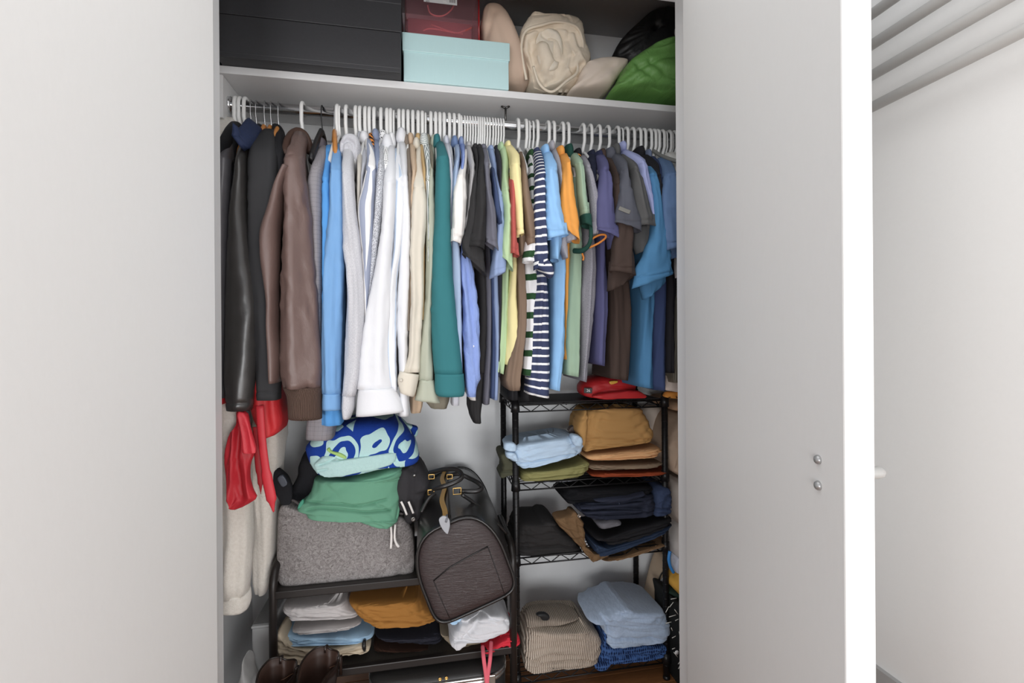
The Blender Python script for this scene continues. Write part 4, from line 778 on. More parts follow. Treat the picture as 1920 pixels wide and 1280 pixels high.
garment('tee', 'T-shirt', 'cerulean T-shirt', 'cerulean blue T-shirt whose wide sleeve hangs lowest at the right', F((70, 128, 172), rough=0.85), 1178, dy=-0.03, seam=330, sl=[(1204, 1216, 305), (1212, 1226, 325), (1217, 1233, 350), (1221, 1240, 390), (1219, 1248, 440), (1208, 1254, 470), (1193, 1258, 500), (1183, 542, 1261, 514)], short_sleeve=True, bd=[(1198, 1224, 560), (1197, 1222, 640), (1195, 724, 1221, 727)], dyb=0.01, sleeve2=([(1196, 1244, 510), (1200, 1246, 530), (1206, 562, 1225, 548)], -0.012), crease=[([(1190, 522), (1225, 508), (1256, 496)], 0.003, 1.5)])
garment('tee', 'T-shirt', 'black T-shirt at the right end', 'black T-shirt with wide shoulder left of the denim blue one', F((34, 33, 38), rough=0.85), 1190, dy=-0.02, col=('tee', 1197, 287, 16, 16), seam=330, sl=[(1194, 1214, 293), (1208, 1230, 308), (1224, 1235, 330), (1226, 1239, 360), (1230, 1241, 410), (1232, 1244, 500)], bd=[(1244, 1262, 500), (1246, 1262, 600), (1246, 1260, 698)], dyb=-0.01)
garment('henley_shirt', 'shirt', 'navy long shirt', 'navy shirt with a long ribbed hem right of the cerulean hem', F((52, 66, 104), rough=0.88), 1202, dy=-0.006, col=('tee', 1211, 292, 12, 14), colmat=F((110, 122, 150)), sl=[(1212, 1226, 296), (1222, 1236, 315), (1228, 1238, 350), (1228, 1240, 420)], bd=[(1222, 1247, 540), (1220, 1245, 640), (1219, 1243, 698), (1220, 1242, 730)], dyb=-0.02, crease=())
db = garment('tee', 'T-shirt', 'denim blue T-shirt', 'denim blue T-shirt against the right jamb', F((84, 112, 152), (104, 130, 168), 'velour', rough=0.88), 1222, dy=-0.036, seam=330, sl=[(1232, 1250, 298), (1240, 1258, 314), (1244, 1263, 330), (1240, 1270, 360), (1238, 1277, 400), (1240, 1281, 440), (1243, 471, 1282, 462)], short_sleeve=True, sleeve2=([(1244, 1280, 455), (1243, 1278, 472), (1250, 488, 1272, 482)], -0.02))
garment('tank_top', 'top', 'grey-white vest top', 'grey-white top showing as a small pale patch left of the denim blue sleeve', F((208, 212, 220)), 1230, dy=-0.018, sl=[(1232, 1240, 305), (1236, 1248, 325), (1238, 1245, 345), (1238, 1243, 420)])
garment('linen_shirt', 'shirt', 'grey-beige slubby shirt', 'grey-beige slub-textured shirt hanging behind the right jamb', F((150, 144, 130), (108, 104, 94), 'vstripe', p=(0.006, 0.4)), 1246, dy=0.0, bd=[(1262, 1290, 480), (1260, 1290, 640), (1255, 1288, 716)])
garment('cotton_shirt', 'shirt', 'cream shirt at the end', 'cream cotton shirt whose hem shows lowest behind the right jamb', F((228, 214, 204)), 1259, dy=0.025, bd=[(1262, 1300, 600), (1250, 1300, 705), (1243, 730, 1300, 740)])
st = garment('striped_tank', 'top', 'striped strappy top', 'top with grey and white striped straps on the right-end hangers', F((196, 196, 190), (132, 132, 128), 'hstripe', p=(0.006, 0.45)), 1237, dy=-0.03, bd=[(1268, 1280, 320), (1270, 1284, 420), (1270, 1284, 500)], dyb=0.0)
tube('strap', smooth_path([P(x, y, Y) for x, y, Y in ((1226, 283, 1.53), (1236, 290, 1.49), (1252, 297, 1.43), (1274, 304, 1.37))], 6), 0.0065, F((196, 196, 190), (132, 132, 128), 'dots', p=(160, 0.4, 0.1)), st, 8)
garment('linen_shirt', 'shirt', 'white linen shirt at the end', 'white linen shirt with a wide shoulder under the striped strap', F((236, 234, 230)), 1252, dy=0.0, sl=[(1247, 1262, 288), (1254, 1272, 298), (1264, 1284, 320), (1268, 1284, 420), (1268, 1284, 520)])
# hangers
for (x, lab) in ((467, 'wooden hanger on a thin wire hook inside the navy vest'), (477, 'wooden hanger with a tilted wire hook over the leather blazer'), (493, 'wooden hanger of the hindmost black jacket, its orange arm peeping out'), (505, 'wooden hanger of the matt black suit jacket'), (519, 'wooden hanger with the long bare orange arm left of the brown bomber'), (624, 'wooden hanger with an orange end above the azure shirt')):
    hanger(x, 192 if x < 600 else 205, lab, 'wood', 0.19 if x > 600 else 0.12)
hanger(602, 198, 'black plastic hanger holding the grey check suit jacket', 'black')
def rod_y(x): return 189 + (x - 457) * 0.0642
ORD = 'first second third fourth fifth sixth seventh eighth ninth tenth eleventh twelfth thirteenth fourteenth fifteenth sixteenth seventeenth eighteenth nineteenth twentieth'.split()
run = [x for x in HOOKS if 864 < x < 950]; pale = [x for x in HOOKS if 817 < x < 864]; tail = [x for x in HOOKS if x > 1085]
for x in HOOKS:
    y = rod_y(x) - 3
    gr = 'white plastic hangers on the rod'
    if x in held: hanger(x, y, 'white plastic hanger holding the ' + held[x][0], group=gr)
    elif x < 640: hanger(x, y, 'white plastic hanger next to the bright blue shirts, its arms bare', group=gr)
    elif x < 864: hanger(x, y, ORD[pale.index(x)] + ' white hanger to the right of the teal sweatshirt hanger', group=gr)
    elif x < 950: hanger(x, y, ORD[run.index(x)] + ' white hanger, counted from the left, in the tight run before the rod support', group=gr)
    elif x < 1085: hanger(x, y, 'white plastic hanger between the pale yellow and the striped T-shirts', group=gr)
    else: hanger(x, y, ORD[tail[::-1].index(x)] + ' white hanger counted from the right jamb along the rod', group=gr)
# ---------------------------------------------------------------- wire rack
M_blkm = plain((30, 29, 30), 0.38, 0.3, var=0.1)
WY0, WY1 = 1.53, 1.765
WX0 = P(967, 900, WY0).x; WX1 = P(1247, 900, WY0).x
wr = thing('wire_shelving_rack', 'black four-tier wire shelving rack standing on the floor at the right', 'rack', ((WX0 + WX1) / 2, (WY0 + WY1) / 2, -H))
def lev(y): return P(1100, y, WY0).z
LV = [lev(755), lev(898), lev(1034), -H + 0.078]
for x in (WX0, WX1):
    for y in (WY0, WY1):
        bm = bmesh.new(); top_ = LV[0] + 0.022
        add_tube(bm, [(x, y, -H + 0.012), (x, y, top_)], 0.0105, 14)
        z = -H + 0.05
        while z < top_ - 0.01: add_tube(bm, [(x, y, z - 0.0009), (x, y, z + 0.0009)], 0.0111, 14); z += 0.0254
        po = from_bm('post', bm, M_blkm, wr)
        tube('foot', [(x, y, -H), (x, y, -H + 0.006), (x, y, -H + 0.016)], [0.012, 0.0125, 0.009], M_blkm, po, 12)
        tube('cap', [(x, y, top_), (x, y, top_ + 0.005)], [0.0115, 0.009], M_blkm, po, 12)
        for z in LV: tube('collar', [(x, y, z - 0.022), (x, y, z + 0.012)], [0.0155, 0.013], M_blkm, po, 12)
for z in LV:
    bm = bmesh.new(); r = 0.0022; dz = 0.022
    for y in (WY0, WY1):
        for q in (z, z - dz): add_tube(bm, [(WX0, y, q), (WX1, y, q)], r * 1.15, 6)
        n = 15; pts = []
        for k in range(n + 1): pts.append((WX0 + 0.02 + (WX1 - WX0 - 0.04) * k / n, y, z - (dz if k % 2 else 0)))
        add_tube(bm, pts, r * 0.9, 5)
    for x in (WX0, WX1):
        for q in (z, z - dz): add_tube(bm, [(x, WY0, q), (x, WY1, q)], r * 1.15, 6)
        add_tube(bm, [(x, WY0 + 0.015 + (WY1 - WY0 - 0.03) * k / 7, z - (dz if k % 2 else 0)) for k in range(8)], r * 0.9, 5)
    fr = from_bm('shelf_frame', bm, M_blkm, wr)
    bm = bmesh.new()
    n = 11
    for k in range(1, n): y = WY0 + (WY1 - WY0) * k / n; add_tube(bm, [(WX0, y, z + 0.001), (WX1, y, z + 0.001)], 0.0016, 5)
    for f_ in (0.33, 0.66): x = WX0 + (WX1 - WX0) * f_; add_tube(bm, [(x, WY0, z - 0.003), (x, WY1, z - 0.003)], 0.002, 5)
    tag(from_bm('shelf_wires', bm, M_blkm, fr), kind='stuff')
box('shelf_liner', (WX0 + 0.012, WX1 - 0.012, WY0 + 0.012, WY1 - 0.01, LV[0] + 0.003, LV[0] + 0.006), plain((40, 40, 42), 0.6), wr, 0.001)

# ---------------------------------------------------------------- shoe rack
SY0, SY1 = 1.45, 1.74
SXL = P(512, 1109, SY0).x; SXR = P(962, 1109, SY0).x
ZT = P(640, 1095, SY0).z - 0.012; ZM = P(800, 1230, SY0).z - 0.012
M_rk = plain((38, 33, 31), 0.4, 0.2, var=0.08)
sr = thing('shoe_rack', 'black metal shoe rack with mesh shelves and round-cornered side frames', 'rack', ((SXL + SXR) / 2, 1.6, -H))
for x in (SXL, SXR):
    zt = ZT + 0.075; rr = 0.06; pts = [(x, SY0, -H)]
    for k in range(7): a = math.pi - k * math.pi / 12; pts.append((x, SY0 + rr + rr * math.cos(a), zt - rr + rr * math.sin(a)))
    for k in range(7): a = math.pi / 2 - k * math.pi / 12; pts.append((x, SY1 - rr + rr * math.cos(a), zt - rr + rr * math.sin(a)))
    pts.append((x, SY1, -H))
    tube('side_frame', pts, 0.0115, M_rk, sr, 12)
def mesh_plate():
    n = NT('mesh_plate'); v = n.obj(); s = n.stretch(v, 260, 260, 1); vo = n.n('ShaderNodeTexVoronoi'); n.t.links.new(s, vo.inputs['Vector']); vo.inputs['Scale'].default_value = 1; vo.inputs['Randomness'].default_value = 0.0
    f = n.math('LESS_THAN', vo.outputs['Distance'], 0.3)
    return n.out(n.mix(f, lin((34, 31, 29)), lin((88, 80, 70))), 0.5)
M_mesh = mesh_plate()
for z in (ZT, ZM):
    sh = box('rack_shelf', (SXL + 0.008, SXR - 0.008, SY0 + 0.008, SY1 - 0.008, z + 0.006, z + 0.0085), M_mesh, sr)
    for n_, b in (('front_rail', (SXL + 0.006, SXR - 0.006, SY0 - 0.008, SY0 + 0.010, z - 0.010, z + 0.012)), ('back_rail', (SXL + 0.006, SXR - 0.006, SY1 - 0.01, SY1 + 0.008, z - 0.010, z + 0.012)),
                  ('side_rail', (SXL - 0.004, SXL + 0.010, SY0, SY1, z - 0.008, z + 0.010)), ('side_rail', (SXR - 0.010, SXR + 0.004, SY0, SY1, z - 0.008, z + 0.010))):
        box(n_, b, M_rk, sh, 0.0025)

# ---------------------------------------------------------------- grey felt tub and what is in it
M_felt = F((104, 97, 96), (184, 178, 176), 'felt', rough=0.95, var=0.08)
ft = thing('felt_storage_tub', 'grey speckled felt storage tub on top of the shoe rack', 'basket', P(650, 1088, 1.6))
puff('tub_body', [(536, 938), (560, 946), (600, 955), (680, 958), (750, 960), (768, 974), (776, 1000), (778, 1066), (768, 1080), (745, 1088), (650, 1093), (560, 1095), (526, 1094), (522, 1050), (523, 985), (527, 950)], 1.475, 0.25, M_felt, ft, ex=0.4, prof=14, fr0=0.04, rows=50, seg=70, lump=0.003, lk=9, crease=[([(745, 1084), (760, 1060), (772, 1050)], 0.006, 4)])
tube('top_binding', smooth_path([P(x, y, Y) for x, y, Y in ((528, 952, 1.555), (535, 938, 1.52), (550, 938, 1.5), (575, 950, 1.48), (640, 957, 1.474), (720, 959, 1.474), (756, 963, 1.485))], 5), 0.0035, F((96, 90, 90)), ft, 8)
M_bk = F((34, 34, 38), rough=0.9, var=0.15, cr=0.3)
def part_soft(name, parent, poly, Yf, dep, mat, **k): return puff(name, poly, Yf, dep, mat, parent, **k)
soft('bag_strap', 'strap', 'black padded strap end with a hook-and-loop patch at the left of the felt tub', [(509, 884), (516, 877), (526, 879), (540, 893), (548, 912), (549, 932), (545, 945), (530, 952), (526, 940), (514, 918)], 1.49, 0.035, M_bk, rows=30, seg=34, prof=5)
tb = bpy.data.objects['bag_strap']
o = puff('loop_patch', [(519, 896), (529, 888), (536, 896), (540, 908), (529, 914)], 1.478, 0.012, plain((70, 76, 88), 0.45), tb, rows=14, seg=16, prof=6, ex=0.4, lump=0)
soft('dark_garment', 'clothes', 'crumpled black garment at the left in the felt tub under the towel', [(552, 900), (562, 880), (570, 850), (580, 838), (600, 845), (606, 900), (590, 930), (560, 938), (545, 940), (546, 915)], 1.53, 0.16, M_bk, lump=0.006, lk=45, rows=50, seg=60)
bj = soft('dark_garment', 'clothes', 'washed black jacket with a snap stud at the right in the felt tub', [(740, 872), (760, 866), (784, 856), (800, 878), (808, 902), (797, 924), (791, 962), (784, 975), (776, 968), (771, 982), (760, 975), (756, 955), (740, 945)], 1.46, 0.2, F((52, 50, 52), (66, 64, 68), 'velour', rough=0.9, cr=0.3), lump=0.004, lk=32, rows=60, seg=70, crease=[([(770, 880), (775, 910), (768, 950)], 0.012, 4), ([(797, 924), (780, 930), (776, 968)], 0.01, 4)])
bj_o = bj
lathe('snap_stud', [(0.0075, -0.002), (0.0075, 0.002), (0.005, 0.003), (0.002, 0.0022)], Matrix.Translation(P(775, 973, 1.452)) @ Matrix.Rotation(math.pi / 2, 4, 'X'), plain((120, 118, 116), 0.3, 0.9), bj)
lathe('snap_stud', [(0.005, -0.002), (0.005, 0.002), (0.002, 0.003)], Matrix.Translation(P(777, 891, 1.455)) @ Matrix.Rotation(math.pi / 2, 4, 'X'), plain((120, 118, 116), 0.3, 0.9), bj)
M_cord = F((236, 230, 226), rough=0.8)
for px in ([(752, 940), (757, 950), (763, 965)], [(766, 940), (771, 952), (775, 962)]): tube('drawstring', smooth_path([P(x, y, 1.452) for x, y in px], 4), 0.0032, M_cord, bj, 8, flat=(1, 0.5))
gp = thing('folded_trousers', 'green cotton trousers folded over the front rim of the felt tub', 'clothes', P(660, 985, 1.55))
M_grn = F((98, 154, 126), rough=0.85, var=0.06, cr=0.08)
puff('folded_cloth', [(592, 890), (640, 890), (690, 880), (740, 864), (761, 868), (757, 900), (751, 940), (748, 970), (737, 986), (720, 990), (690, 982), (655, 968), (630, 963), (600, 969), (580, 971), (574, 958), (558, 955), (562, 942), (574, 934), (585, 915)], 1.44, 0.2, M_grn, gp, rows=90, seg=100, lump=0.003, lk=16, slope=-0.03, wr=0.004, wk=(14, 6), prof=6,
     crease=[([(566, 939), (590, 944), (630, 945), (668, 950), (700, 944), (724, 937)], 0.012, 2.2), ([(576, 957), (600, 953), (630, 955), (680, 961), (732, 958)], 0.012, 2.2), ([(757, 872), (750, 930), (744, 972)], 0.008, 1.8), ([(700, 944), (730, 958)], 0.007, 2), ([(610, 910), (640, 942)], 0.005, 4), ([(590, 935), (660, 905), (740, 880)], 0.003, 9)])
puff('hem_corner', [(557, 955), (560, 943), (568, 934), (572, 940), (566, 950)], 1.46, 0.02, F((70, 150, 124)), gp, rows=10, seg=14)
for px in ([(733, 987), (734, 1005), (733, 1028)], [(741, 983), (740, 1008), (744, 1020), (748, 1025)]): tube('drawstring', smooth_path([P(x, y, 1.455) for x, y in px], 4), [0.0030] * 4 + [0.0034] * 4 + [0.0040] * (1 if len(px) == 3 else 5), M_cord, gp, 8, flat=(1, 0.5))
M_tow = F((16, 62, 158), (186, 224, 222), 'loops', rough=0.95, p=(8.5, 0.07, 21.0), var=0.06)
M_aqua = F((190, 226, 222), (176, 214, 212), 'fleece', rough=0.95, var=0.05)
tw = thing('beach_towel', 'folded terry towel with big royal blue and aqua loops on top of the felt tub', 'towel', P(680, 890, 1.55))
puff('towel_folded', [(576, 834), (590, 818), (612, 800), (640, 786), (690, 777), (735, 778), (758, 792), (775, 815), (786, 845), (785, 860), (775, 868), (760, 866), (743, 860), (741, 870), (715, 874), (680, 884), (640, 892), (615, 891), (597, 886), (586, 870), (579, 852)], 1.44, 0.27, M_tow, tw, rows=80, seg=90, lump=0.004, lk=14, prof=4.5, ex=0.6, crease=[([(742, 862), (752, 835), (765, 815)], 0.012, 3)])
puff('turned_edge', [(586, 872), (594, 862), (606, 852), (622, 849), (650, 861), (700, 853), (741, 844), (741.5, 862), (730, 873), (686, 882), (641, 893), (610, 895), (596, 889)], 1.428, 0.06, M_aqua, tw, rows=46, seg=70, rot=-9, crease=[([(598, 872), (612, 868), (626, 860)], 0.008, 2.2), ([(594, 884), (612, 880)], 0.006, 2)])
puff('green_motif', [(612, 842), (619, 836), (622, 844), (640, 848), (650, 856), (648, 861), (630, 853), (618, 848)], 1.430, 0.03, F((166, 204, 112), rough=0.95), tw, rows=20, seg=24, lump=0)
puff('towel_corner', [(752, 790), (776, 798), (783, 800), (782, 818), (772, 818), (758, 802)], 1.56, 0.04, M_tow, tw, rows=16, seg=18)

# ---------------------------------------------------------------- black duffel
M_dl = plain((30, 28, 28), 0.3, var=0.15, bump=0.12, bs=90, spec=0.55)
def epi():
    n = NT('grained_leather'); v = n.stretch(n.obj(), 40, 40, 420); f = n.noise(v, 1.0, 4, 0.65, 0.6)
    return n.out(n.mix(f, lin((36, 28, 28)), lin((66, 52, 52))), 0.33, n.bump(f, 0.7, 0.003))
M_epi = epi()
M_gold = plain((232, 186, 98), 0.3, 0.75)
du = thing('duffel_bag', 'black leather duffel bag with grained end panel and gold zip, lying across the shoe rack', 'bag', P(880, 1120, 1.45))
# frame of the bag: end panel centre, roll and pitch
c0 = P(870, 1068, 1.24); c1 = P(858, 945, 1.76)
axis = (c1 - c0); ln = axis.length; ay = axis.normalized()
roll = math.radians(-20)
ux = Vector((1, 0, 0)); ux = (ux - ay * ux.dot(ay)).normalized(); uz = ux.cross(ay).normalized()
ux, uz = ux * math.cos(roll) - uz * math.sin(roll), uz * math.cos(roll) + ux * math.sin(roll)
def DB(x, y, z): return c0 + ux * x + ay * y + uz * z
W_, H0, H1 = 0.112, -0.108, 0.128
def arch(s=1.0, k=1.0, n=44):
    """outline of the end panel: flat base with rounded corners, arched top"""
    pts = []
    for i in range(n):
        a = 2 * math.pi * i / n - math.pi / 2
        x, z = math.cos(a), math.sin(a)
        if z < 0: e = 0.42; xx = W_ * spow(np.array(x), 0.3); zz = H0 * abs(float(spow(np.array(z), 0.32)))
        else: xx = W_ * float(spow(np.array(x), 0.62)); zz = H1 * float(abs(z) ** 1.0)
        pts.append((float(xx) * s, float(zz) * s))
    return pts
def duffel_rows():
    out = []
    for t in np.linspace(0, 1, 26):
        bulge = 1 + 0.10 * math.sin(math.pi * t); drop = 0
        ring = []
        for x, z in arch(1.0):
            zz = z * (1 + 0.04 * math.sin(math.pi * t)) - 0.0
            ring.append((x * bulge, t * ln, zz))
        out.append(ring)
    return out
bm = bmesh.new(); rr_ = [[bm.verts.new(DB(*p)) for p in ring] for ring in duffel_rows()]
for A_, B_ in zip(rr_[:-1], rr_[1:]):
    for k in range(len(A_)): bm.faces.new((A_[k], A_[(k + 1) % len(A_)], B_[(k + 1) % len(A_)], B_[k]))
bm.faces.new(rr_[0][::-1]); bm.faces.new(rr_[-1]); bmesh.ops.recalc_face_normals(bm, faces=bm.faces)
from_bm('bag_body', bm, M_dl, du)
def panel(y, dirn):
    bm = bmesh.new(); rings = []
    for s, d in ((0.97, 0.0), (0.9, 0.008), (0.7, 0.013), (0.45, 0.015), (0.2, 0.016)): rings.append([bm.verts.new(DB(x, y + dirn * d, z)) for x, z in arch(s)])
    for A_, B_ in zip(rings[:-1], rings[1:]):
        for k in range(len(A_)): bm.faces.new((A_[k], A_[(k + 1) % len(A_)], B_[(k + 1) % len(A_)], B_[k]))
    bm.faces.new(rings[-1]); bmesh.ops.recalc_face_normals(bm, faces=bm.faces); return from_bm('end_panel', bm, M_epi, du)
panel(0.001, -1); panel(ln - 0.001, 1)
for y in (0.0, ln): tube('piping', [DB(x, y, z) for x, z in arch(1.0)], 0.0045, plain((24, 22, 22), 0.28), du, 8, True)
# slip pocket on the end panel
tube('pocket_edge', [DB(x, -0.0185 + abs(x) * 0.07, z) for x, z in ((-0.078, 0.012), (-0.03, 0.028), (0.03, 0.034), (0.078, 0.036))], 0.0016, plain((20, 18, 18), 0.4), du, 6)
for xs_ in (-0.078, 0.078): tube('pocket_stitching', [DB(xs_, -0.0135, 0.036 if xs_ > 0 else 0.012), DB(xs_ * 0.98, -0.0135, -0.05), DB(xs_ * 0.95, -0.008, -0.104)], 0.0008, plain((20, 18, 18), 0.6), du, 5)
# zip along the ridge
bm = bmesh.new()
for k in range(90):
    t = 0.03 + 0.94 * k / 89; zt = H1 * (1 + 0.04 * math.sin(math.pi * t)) + 0.006; x = -0.004 + 0.004 * math.sin(t * 14)
    vs = add_box(bm, -0.0068, 0.0068, -0.0018, 0.0018, -0.0012, 0.0022)
    bmesh.ops.transform(bm, matrix=Matrix((( *[ux[i] if j == 0 else ay[i] if j == 1 else uz[i] for j in range(3)], DB(x, t * ln, zt)[i]) for i in range(3))).to_4x4() if False else Matrix(((ux.x, ay.x, uz.x, DB(x, t * ln, zt).x), (ux.y, ay.y, uz.y, DB(x, t * ln, zt).y), (ux.z, ay.z, uz.z, DB(x, t * ln, zt).z), (0, 0, 0, 1))), verts=vs)
tag(from_bm('zip_teeth', bm, M_gold, du, smooth=False), kind='stuff')
for s_ in (-1, 1): tube('zip_tape', [DB(s_ * 0.011, (0.02 + 0.96 * k / 12) * ln, H1 * (1 + 0.04 * math.sin(math.pi * (0.02 + 0.96 * k / 12))) - 0.0012) for k in range(13)], 0.003, plain((18, 17, 17), 0.5), du, 6)
tube('zip_pull', [DB(-0.003, ln * 0.985, H1 + 0.006), DB(-0.002, ln * 0.96, H1 + 0.012), DB(-0.003, ln * 0.93, H1 + 0.008)], [0.005, 0.008, 0.005], M_gold, du, 8)
# handles folded to the side, with gold buckles
def handle(px, Yv, r): return tube('handle', smooth_path([P(x, y, Y) for (x, y), Y in zip(px, Yv)], 7), r, M_dl, du, 12)
handle([(806, 886), (830, 880), (852, 879), (864, 886), (865, 896), (850, 905), (830, 912), (812, 916)], [1.43, 1.40, 1.37, 1.35, 1.33, 1.32, 1.32, 1.34], 0.0065)
handle([(838, 893), (858, 888), (880, 896), (897, 905), (903, 914), (895, 920), (877, 921), (862, 920)], [1.47, 1.45, 1.43, 1.40, 1.385, 1.375, 1.375, 1.38], 0.0065)
for (x, y), Y, nm in (((857, 920), 1.365, 'buckle'), ((808, 922), 1.34, 'buckle'), ((809, 893), 1.41, 'buckle'), ((843, 893), 1.455, 'buckle')):
    p = P(x, y, Y); s = 0.011 if x == 857 else 0.008
    tube(nm, [p + Vector((dx, -0.002, dz)) for dx, dz in ((-s, -s * .8), (s, -s * .8), (s, s * .8), (-s, s * .8))], 0.0018, M_gold, du, 6, True)
for (x0, y0, Y0), (x1, y1, Y1) in (((866, 927, 1.34), (950, 1000, 1.38)), ((815, 925, 1.33), (790, 960, 1.30))):
    tube('handle_strap', smooth_path([P(x0 + (x1 - x0) * t, y0 + (y1 - y0) * t - 6 * math.sin(math.pi * t), Y0 + (Y1 - Y0) * t) for t in (0, .25, .5, .75, 1)], 4), 0.005, M_dl, du, 8)
lt = [(822, 972), (832, 965), (843, 972), (844, 985), (841, 997), (839, 1002), (831, 994), (825, 984)]
puff('luggage_tag', lt, 1.212, 0.006, plain((150, 152, 158), 0.5), du, rows=20, seg=20, lump=0, fold=(0, 1, 1), prof=8, ex=0.5)
tube('tag_loop', [P(838, 965, 1.225), P(838, 972, 1.21), P(836, 979, 1.209)], 0.0025, plain((110, 112, 118), 0.5), du, 6)

# ---------------------------------------------------------------- clothes folded on the middle shoe-rack shelf
def fold_(name, label, poly, Yf, dep, mat, cat='clothes', **k):
    k.setdefault('rows', 54); k.setdefault('seg', 80); k.setdefault('lump', 0.003); k.setdefault('lk', 20); k.setdefault('wr', 0.0055); k.setdefault('ex', 0.5)
    hh_ = max(q[1] for q in poly) - min(q[1] for q in poly); k['prof'] = 9 if hh_ > 50 else 6
    ly = k.pop('ly', 1 if max(q[1] for q in poly) - min(q[1] for q in poly) > 22 else 0); k.setdefault('seed', len(label))
    k['layers'] = [((i + 1) / (ly + 1) + (0.18 if ly == 1 else 0.06), 0.009, 0.028) for i in range(ly)]
    return soft(name, cat, label, poly, Yf, dep, mat, **k)
M_gs = F((190, 184, 182), (168, 162, 162), 'velour', rough=0.95, var=0.07)
fold_('folded_sweatshirt', 'grey marl sweatshirt folded with its seam showing, topmost of its pile in the shoe rack', [(537, 1121), (547, 1114), (580, 1107), (612, 1104), (654, 1103), (661, 1122), (676, 1138), (672, 1148), (650, 1147), (637, 1140), (612, 1143), (582, 1148), (556, 1156), (547, 1149), (538, 1140)], 1.475, 0.2, M_gs, crease=[([(553, 1117), (553, 1150)], 0.006, 2), ([(553, 1130), (575, 1122), (590, 1110)], 0.005, 2), ([(612, 1108), (609, 1142)], 0.006, 2)], prof=5)
fold_('folded_sweatshirt', 'grey marl sweatshirt folded below the topmost grey one in the shoe rack', [(551, 1163), (573, 1150), (633, 1142), (657, 1148), (678, 1150), (682, 1162), (657, 1161), (626, 1162), (599, 1171), (578, 1180), (562, 1184), (555, 1175)], 1.468, 0.2, M_gs, rot=-8)
fold_('folded_jeans', 'pale blue folded trousers under the grey sweatshirts in the shoe rack', [(538, 1183), (541, 1165), (556, 1170), (580, 1180), (605, 1170), (640, 1161), (680, 1160), (703, 1165), (703, 1183), (694, 1187), (688, 1197), (678, 1190), (660, 1186), (626, 1186), (606, 1192), (582, 1189), (564, 1194), (552, 1201), (541, 1195)], 1.472, 0.19, F((160, 194, 220), (140, 176, 208), 'velour', cr=0.2), crease=[([(560, 1185), (600, 1180), (650, 1170)], 0.004, 3)])
fold_('folded_trousers', 'dark brown folded trousers below the pale blue ones in the shoe rack', [(563, 1207), (573, 1193), (587, 1190), (607, 1193), (626, 1188), (660, 1187), (680, 1192), (685, 1199), (643, 1204), (619, 1214), (599, 1211), (587, 1205)], 1.48, 0.17, F((54, 42, 36), rough=0.8, cr=0.2))
M_bei = F((188, 172, 148), rough=0.9)
fold_('cotton_bag', 'beige cotton bag lying flat at the left on the lower shoe-rack shelf', [(516, 1188), (532, 1165), (545, 1190), (563, 1206), (592, 1208), (604, 1216), (582, 1238), (550, 1246), (519, 1242)], 1.46, 0.1, M_bei, crease=[([(541, 1195), (534, 1240)], 0.004, 1.5), ([(558, 1206), (556, 1238)], 0.004, 1.5)])
rl = fold_('rolled_garment', 'beige rolled garment with a black strap in front of the dark brown trousers', [(600, 1222), (625, 1210), (648, 1202), (680, 1197), (690, 1205), (696, 1210), (692, 1217), (680, 1221), (650, 1224), (632, 1226)], 1.462, 0.07, M_bei, rot=-10)
tube('strap', [P(683.5, 1199, 1.485), P(682.5, 1205, 1.458), P(682.5, 1214, 1.456), P(684, 1220, 1.475)], 0.0055, plain((26, 24, 24), 0.4), rl, 8)
M_och = F((156, 104, 34), rough=0.85, cr=0.1)
fold_('folded_trousers', 'ochre brown folded trousers directly under the top of the shoe rack', [(657, 1107), (695, 1103), (760, 1096), (785, 1096), (800, 1125), (820, 1152), (806, 1161), (753, 1168), (719, 1168), (698, 1165), (680, 1152), (672, 1138), (664, 1126)], 1.455, 0.22, M_och, prof=5, crease=[([(696, 1105), (698, 1160)], 0.005, 1.8), ([(685, 1118), (677, 1145)], 0.005, 2), ([(716, 1115), (745, 1155)], 0.006, 5), ([(780, 1102), (790, 1150)], 0.004, 2), ([(700, 1150), (720, 1163)], 0.005, 3)])
fold_('folded_jeans', 'black-navy folded trousers with a waistband loop under the ochre ones', [(703, 1170), (753, 1169), (820, 1158), (826, 1172), (829, 1197), (805, 1196), (776, 1196), (753, 1194), (728, 1188), (710, 1181)], 1.47, 0.2, F((36, 36, 46), rough=0.85, cr=0.15), prof=5, crease=[([(738, 1182), (776, 1190), (828, 1190)], 0.006, 2), ([(752, 1170), (768, 1178), (771, 1172)], 0.004, 1.5)])
fold_('folded_trousers', 'very dark brown corduroy folded beneath the black-navy trousers', [(702, 1186), (728, 1190), (776, 1199), (830, 1199), (830, 1206), (771, 1207), (719, 1211), (704, 1205)], 1.48, 0.18, F((52, 30, 20), rough=0.9))
fold_('folded_trousers', 'taupe trousers bunched under the white shirts at the right of the shoe rack', [(822, 1152), (833, 1163), (848, 1168), (880, 1180), (902, 1184), (906, 1190), (893, 1203), (868, 1208), (846, 1204), (833, 1190), (826, 1172)], 1.475, 0.2, F((134, 120, 100), rough=0.85, cr=0.15), crease=[([(878, 1192), (888, 1196), (900, 1186)], 0.008, 2.5)])
fold_('shirt', 'pale blue shirt corner sticking out left of the crumpled white shirts', [(831, 1152), (845, 1147), (864, 1141), (866, 1160), (849, 1172), (840, 1162)], 1.455, 0.07, F((170, 204, 232), rough=0.85, cr=0.25), rows=24, seg=30)
M_wc = F((214, 214, 218), rough=0.85, cr=0.25)
